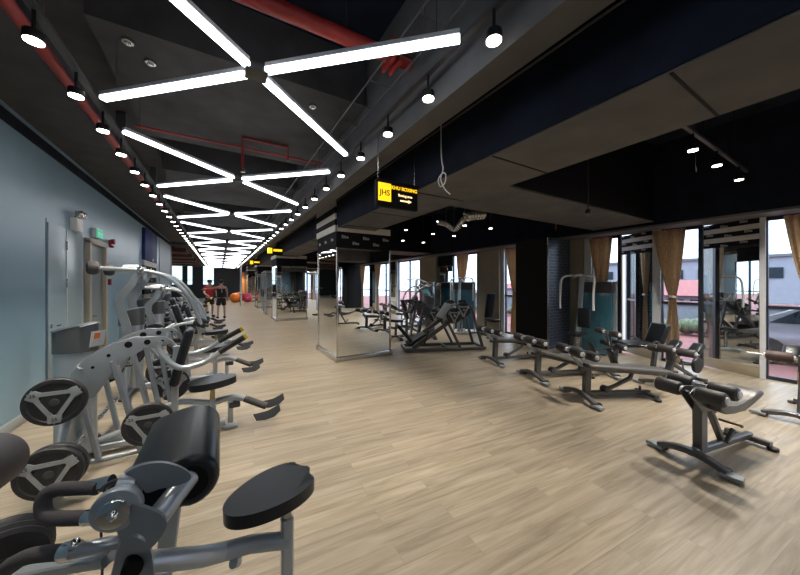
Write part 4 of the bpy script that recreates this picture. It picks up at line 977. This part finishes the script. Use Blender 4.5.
c4 = copy_tree(c1); c4.location = (7.3, 17.0, 0); tag(c4, 'farthest blue-covered cable machine by the back windows', 'exercise machine', 'cable machines with blue covers')

# ---------------------------------------------------------------- free-weight machines beyond the pillar
def leg_press():
    t = thing('leg_press', '', 'exercise machine')
    b = MB()
    for y in (-.3, .3):
        b.tube([(0, y, .05), (1.9, y, .05)], 0, rect=(.07, .07)).tube([(.15, y, .1), (1.55, y, 1.05)], 0, rect=(.06, .09)).tube([(1.55, y, 1.05), (1.85, y, .05)], 0, rect=(.06, .07)).tube([(1.3, y, .05), (1.0, y, .65)], 0, rect=(.05, .06))
    for x in (0, 1.0, 1.9): b.tube([(x, -.32, .05), (x, .32, .05)], 0, rect=(.07, .06))
    b.build('base_frame', graph, t)
    MB().box((.28, 0, .26), (.5, .42, .08), .03, rot=(0, R(-30), 0), seg=3).box((-.02, 0, .42), (.08, .42, .5), .03, rot=(0, R(-40), 0), seg=3).build('seat', vinyl, t)
    MB().box((1.0, 0, .92), (.06, .6, .42), .015, rot=(0, R(35), 0)).tube([(1.08, -.55, .85), (1.08, .55, .85)], .024, 10).tube([(1.3, -.55, .98), (1.3, .55, .98)], .024, 10).tube([(1.05, -.2, .8), (1.35, -.2, 1.0)], .03, 8).tube([(1.05, .2, .8), (1.35, .2, 1.0)], .03, 8).build('sled', silverd, t)
    for s in (-1, 1): MB().tube([(.4, .38*s, .2), (.5, .38*s, .5)], .018, 8).build('handle', rubber, t)
    return t
lp1 = leg_press(); lp1.location = (3.78, 6.1, 0); lp1.rotation_euler = (0, 0, R(-22)); tag(lp1, 'dark leg press with long inclined rails right of the nearest mirrored pillar', 'exercise machine')
G2 = 'weight plates on the machines beyond the pillar'
def rot_at(o, lx, ly, lz):
    a = o.rotation_euler.z; return (o.location.x+lx*math.cos(a)-ly*math.sin(a), o.location.y+lx*math.sin(a)+ly*math.cos(a), lz)
for (lx, ly, lz, w) in ((1.08, -.46, .85, 'lower near'), (1.30, -.46, .98, 'upper near'), (1.08, .46, .85, 'lower far'), (1.30, .46, .98, 'upper far')):
    put_plate(rot_at(lp1, lx, ly, lz), (R(-90), 0, lp1.rotation_euler.z), '%s weight plate on the leg press sled beyond the pillar' % w, G2)
# dark repeats of the plate-loaded machines
def recolor(o, mp_):
    for c in [o]+list(o.children_recursive):
        if c.type == 'MESH' and c.data.materials and c.data.materials[0] in mp_:
            c.data = c.data.copy(); c.data.materials[0] = mp_[c.data.materials[0]]
dm = copy_tree(mp); recolor(dm, {silver: graph, silverd: graph, silver: mat('mid_grey_paint', (.17, .17, .18), .4, .4)})
dl = copy_tree(mlow); recolor(dl, {silverd: graph, silver: mat('mid_grey_paint', (.17, .17, .18))})
spots2 = [(dm, 4.75, 7.35, 165, 'dark press machine with plates directly behind the leg press'),
          (dl, 5.9, 9.0, 180, 'dark lever machine behind the leg press, before the beige column'),
          (None, 3.9, 9.6, 200, 'dark press machine just right of the nearest mirrored pillar, farther back'),
          (None, 5.3, 11.2, 185, 'dark lever machine in the middle of the back bay'),
          (None, 4.6, 13.0, 170, 'dark press machine far behind the nearest pillar'),
          (None, 5.9, 15.0, 190, 'farthest dark lever machine in the right side bays')]
for i, (o, x, y, a, lab) in enumerate(spots2):
    if o is None: o = copy_tree(dm if i % 2 == 0 else dl)
    o.location = (x, y, 0); o.rotation_euler = (0, 0, R(a)); tag(o, lab, 'exercise machine', 'plate-loaded machines beyond the pillar')
    if i < 5:
        z = .70 if i % 2 == 0 else .66
        for s, w in ((-1, 'far'), (1, 'near')):
            put_plate(rot_at(o, -.57 if i % 2 == 0 else -.55, .50*s, z), (R(-90), 0, R(a)), '%s weight plate on the %s dark machine beyond the pillar' % (w, ordw(i)), G2)
# adjustable bench standing upright near curtain (483,300)
ub = thing('upright_bench', 'black upright bench seat beside the window left of the black pillar', 'bench', (6.75, 5.95, 0), R(80))
MB().tube([(0, 0, .05), (.9, 0, .05)], 0, rect=(.07, .06)).tube([(0, -.28, .05), (0, .28, .05)], 0, rect=(.06, .05)).tube([(.9, -.28, .05), (.9, .28, .05)], 0, rect=(.06, .05)).tube([(.45, 0, .05), (.45, 0, .5), (.3, 0, 1.1)], 0, rect=(.06, .06)).build('base_frame', graph, ub)
MB().box((.25, 0, .95), (.08, .28, .72), .03, rot=(0, R(-12), 0), seg=3).build('backrest', vinyl, ub)
MB().box((.15, 0, .52), (.4, .28, .08), .03, seg=3).build('seat', vinyl, ub)
# racks far down the hall left of second pillar and behind
def rack():
    t = thing('power_rack', '', 'rack'); f = MB()
    for x in (-.6, .6):
        for y in (-.5, .5): f.tube([(x, y, 0), (x, y, 2.2)], 0, rect=(.06, .06))
        f.tube([(x, -.5, 2.2), (x, .5, 2.2)], 0, rect=(.06, .06)).tube([(x, -.5, .05), (x, .5, .05)], 0, rect=(.06, .06))
    for y in (-.5, .5): f.tube([(-.6, y, 2.2), (.6, y, 2.2)], 0, rect=(.06, .06))
    f.build('frame', silverd, t)
    MB().tube([(-.95, -.55, 1.1), (.95, -.55, 1.1)], .015, 8).build('bar', chrome, t)
    for s in (-1, 1): MB().disc((.75*s-.03, -.55, 1.1), (.75*s+.03, -.55, 1.1), .2, .01).build('bar_plate', rubber, t)
    return t
r1 = rack()
for i, (x, y) in enumerate(((2.6, 17.0), (2.7, 18.6), (4.4, 17.6), (5.4, 20))):
    o = r1 if i == 0 else copy_tree(r1); o.location = (x, y, 0)
    tag(o, ['grey power rack right behind the second mirrored pillar', 'grey power rack before the third mirrored pillar', 'grey power rack deep in the right side bays', 'farthest grey power rack in the right side bays'][i], 'rack', 'power racks')
pp = thing('metal_post', 'thin white metal post standing in the hall before the orange wall', 'post', (1.25, 23.6, 0))
MB().tube([(0, 0, 0), (0, 0, 4.3)], 0, rect=(.12, .12)).build('shaft', alu, pp); MB().box((0, 0, .02), (.25, .25, .04)).build('foot', alu, pp)
# orange wall far right of hall
ow = thing('wall_panel', 'warm orange wood panelling at the far end of the hall', 'panel', (1.8, 31.5, 0))
for k in range(6): MB().box((k*.42, 0, 1.3), (.36, .12, 2.6)).build('board', wood_o if k % 2 == 0 else beige, ow, smooth=False)
lamp((1.8, 30.5, 3.0), 160, 110, col=(1, .7, .4))
for i, (x, y, m, w, r_) in enumerate(((1.05, 28.0, orange, 'orange', .40), (1.95, 27.9, magenta, 'magenta', .38), (1.45, 29.2, red, 'red', .42))):
    bl = thing('exercise_ball', '%s exercise ball on the floor far down the hall' % w, 'ball', (x, y, 0))
    MB().sphere((0, 0, r_), r_, seg=24).build('ball', m, bl)
    MB().lathe([(.02, -.01), (.05, -.005), (.05, .01), (.02, .012)], Matrix.Translation((0, -r_*.99, r_)) @ Matrix.Rotation(R(90), 4, 'X'), 12).build('valve', yellow, bl)

for i, (src, x, y, a) in enumerate(((b2, 5.0, -2.6, -60), (b3, 5.6, -5.2, -80), (dm, 4.9, -7.6, 90), (dl, 6.0, -9.6, 120))):
    o = copy_tree(src); o.location = (x, y, 0); o.rotation_euler = (0, 0, R(a))
    tag(o, ['decline bench behind the camera, nearest thing reflected in the mirrored pillar front', 'second decline bench behind the camera, reflected in the mirrored pillar front', 'dark press machine behind the camera, reflected in the mirrored pillar', 'dark lever machine farthest behind the camera, reflected in the mirrored pillar'][i], src['category'], 'equipment seen only in the pillar mirror')
for yy in (-2.5, -7, -10.5): lamp((5.2, yy, 3.1), 200, 130)  # fill lamps without fixtures, brightening the area the pillar mirrors
# ---------------------------------------------------------------- people
def skinned(name, V, E, rad, m, parent, root=0, lv=2):
    me = bpy.data.meshes.new(name); me.from_pydata([Vector(v) for v in V], E, []); me.update()
    o = bpy.data.objects.new(name, me); C.objects.link(o)
    md = o.modifiers.new('s', 'SKIN'); md.use_smooth_shade = True
    s2 = o.modifiers.new('u', 'SUBSURF'); s2.levels = lv; s2.render_levels = lv
    for i, r in enumerate(rad):
        sv = me.skin_vertices[0].data[i]; sv.radius = r if isinstance(r, tuple) else (r, r); sv.use_root = (i == root)
    dg = bpy.context.evaluated_depsgraph_get(); nm2 = bpy.data.meshes.new_from_object(o.evaluated_get(dg))
    bpy.data.objects.remove(o); nm2.materials.clear(); nm2.materials.append(m)
    nm2.polygons.foreach_set('use_smooth', [True]*len(nm2.polygons))
    o = bpy.data.objects.new(name, nm2); C.objects.link(o); o.parent = parent; return o
def person(loc, rz, label, top, arms, tank, cap=False, H=1.74):
    t = thing('person', label, 'person', loc, rz)     # faces local +y
    V, E, Rr = [], [], []
    def v(p, r, par=None):
        V.append(p); Rr.append(r)
        if par is not None: E.append((par, len(V)-1))
        return len(V)-1
    pel = v((0, 0, .93), (.15, .11)); wa = v((0, .01, 1.07), (.135, .095), pel); ch = v((0, .0, 1.28), (.17, .11), wa); sh = v((0, -.01, 1.42), (.13, .08), ch)
    nk = v((0, 0, 1.50), .052, sh); hd = v((0, .02, 1.56), .07, nk); h2 = v((0, .025, 1.64), (.082, .098), hd); h3 = v((0, .015, 1.71), .06, h2)
    hips = []
    for s in (-1, 1):
        a = v((.09*s, 0, .86), .088, pel); k = v((.12*s, .02, .48), .056, a); c = v((.125*s, -.02, .34), .055, k); an = v((.13*s, -.03, .09), .036, c); v((.14*s, .10, .035), .032, an)
    for s, (el, wr) in zip((-1, 1), arms):
        a = v((.185*s, -.01, 1.40), .052, sh); e_ = v(el, .040, a); w_ = v(wr, .027, e_)
        d = (Vector(wr)-Vector(el)).normalized(); n_ = d.cross(Vector((0, 0, 1))) if abs(d.z) < .9 else Vector((0, 1, 0)); n_.normalize()
        pm = v(tuple(Vector(wr)+d*.07), (.032, .02), w_)
        for q in range(4):
            o1 = Vector(wr)+d*.10+n_*(q-1.5)*.018; f1 = v(tuple(o1), .010, pm); v(tuple(o1+d*(.06+.012*(q in (1, 2)))+Vector((0, 0, -.01))), .008, f1)
        th = v(tuple(Vector(wr)+d*.04+n_*.035), .012, w_); v(tuple(Vector(wr)+d*.08+n_*.055), .010, th)
    skinned('body', V, E, Rr, skin, t)
    if tank: skinned('tank_top', [(0, 0, .90), (0, .01, 1.06), (0, 0, 1.28), (0, -.01, 1.40), (.09, -.01, 1.47), (-.09, -.01, 1.47)], [(0, 1), (1, 2), (2, 3), (3, 4), (3, 5)], [(.19, .14), (.175, .13), (.20, .135), (.13, .09), .04, .04], top, t)
    else: skinned('t_shirt', [(0, 0, .90), (0, .01, 1.08), (0, 0, 1.28), (0, -.01, 1.41), (.20, -.01, 1.39), (-.20, -.01, 1.39), tuple(Vector((.185, -.01, 1.4)).lerp(Vector(arms[1][0]), .75)), tuple(Vector((-.185, -.01, 1.4)).lerp(Vector(arms[0][0]), .75))], [(0, 1), (1, 2), (2, 3), (3, 4), (3, 5), (4, 6), (5, 7)], [(.195, .145), (.175, .13), (.20, .135), (.14, .09), .065, .065, .058, .058], top, t)
    skinned('shorts', [(0, 0, .96), (0, 0, .88), (.09, 0, .80), (-.09, 0, .80), (.115, .01, .56), (-.115, .01, .56)], [(0, 1), (1, 2), (1, 3), (2, 4), (3, 5)], [(.165, .12), (.17, .13), .11, .11, .105, .105], cloth_b, t)
    hh = MB().sphere((0, .0, 1.675), .105, (.93, 1.08, .92), 20).build('cap' if cap else 'hair', hair, t)
    if cap: MB().box((0, .13, 1.69), (.13, .12, .015), .007).build('cap_peak', hair, t)
    MB().sphere((.032, .125, 1.63), .011, seg=8).sphere((-.032, .125, 1.63), .011, seg=8).build('eyes', cloth_b, t)
    MB().prism([(-.015, -.02), (.015, -.02), (0, .03)], .03, Matrix.Translation((0, .125, 1.605)) @ Matrix.Rotation(R(90), 4, 'X')).box((0, .115, 1.565), (.045, .02, .008)).build('nose_and_mouth', skin, t)
    for s in (-1, 1): MB().sphere((.09*s, .01, 1.62), .026, (.4, .8, 1.2), 10).build('ear', skin, t)
    for s in (-1, 1): MB().box((.138*s, .06, .045), (.09, .27, .09), .035, seg=3).build('shoe', rubber, t)
    return t
p1 = person((.05, 15.9, 0), R(8), 'person in a black tank top and shorts standing with back turned, one arm held out', cloth_b, (((-.42, .10, 1.36), (-.62, .30, 1.33)), ((.24, .02, 1.14), (.26, .14, .92))), True)
text('shirt_number', '1', .22, lettg, p1, (0, -.145, 1.24), (R(90), 0, 0), .002)
p2 = person((-.42, 16.75, 0), R(200), 'person in a red t-shirt and black cap standing behind the last left machines', cloth_r, (((-.26, .08, 1.14), (-.2, .28, 1.05)), ((.26, .08, 1.14), (.2, .28, 1.05))), False, True)

# ---------------------------------------------------------------- world, daylight, camera
w = bpy.data.worlds.new('sky'); bpy.context.scene.world = w; w.use_nodes = True
nt = w.node_tree; bg = nt.nodes['Background']
tc = nt.nodes.new('ShaderNodeTexCoord'); sep = nt.nodes.new('ShaderNodeSeparateXYZ'); rp = nt.nodes.new('ShaderNodeValToRGB')
nt.links.new(tc.outputs['Generated'], sep.inputs[0]); nt.links.new(sep.outputs['Z'], rp.inputs['Fac'])
rp.color_ramp.elements[0].position = 0.0; rp.color_ramp.elements[0].color = (0.55, 0.70, 0.93, 1)
rp.color_ramp.elements[1].position = 0.5; rp.color_ramp.elements[1].color = (0.85, 0.92, 1.0, 1)
nt.links.new(rp.outputs['Color'], bg.inputs['Color']); bg.inputs['Strength'].default_value = 2.6
def area(loc, rot, sx_, sy_, power, col):
    l = bpy.data.lights.new('window_daylight', 'AREA'); l.shape = 'RECTANGLE'; l.size = sx_; l.size_y = sy_; l.energy = power; l.color = col
    o = bpy.data.objects.new('window_daylight', l); C.objects.link(o); o.location = loc; o.rotation_euler = rot; return o

cd = bpy.data.cameras.new('camera'); cam = bpy.data.objects.new('camera', cd); C.objects.link(cam)
cam.location = (0, 0, 1.6); cam.rotation_euler = (R(90), 0, -YAW)
cd.sensor_fit = 'HORIZONTAL'; cd.sensor_width = 36; cd.lens = 13.5; cd.shift_y = -4.5/800; cd.clip_start = 0.05; cd.clip_end = 200
sc = bpy.context.scene; sc.camera = cam
sc.view_settings.view_transform = 'Standard'; sc.view_settings.look = 'None'; sc.view_settings.gamma = 1; sc.view_settings.use_curve_mapping = False
sc.view_settings.exposure = 0.9
sc.cycles.max_bounces = 7; sc.cycles.sample_clamp_indirect = 6.0; sc.cycles.caustics_reflective = False; sc.cycles.caustics_refractive = False
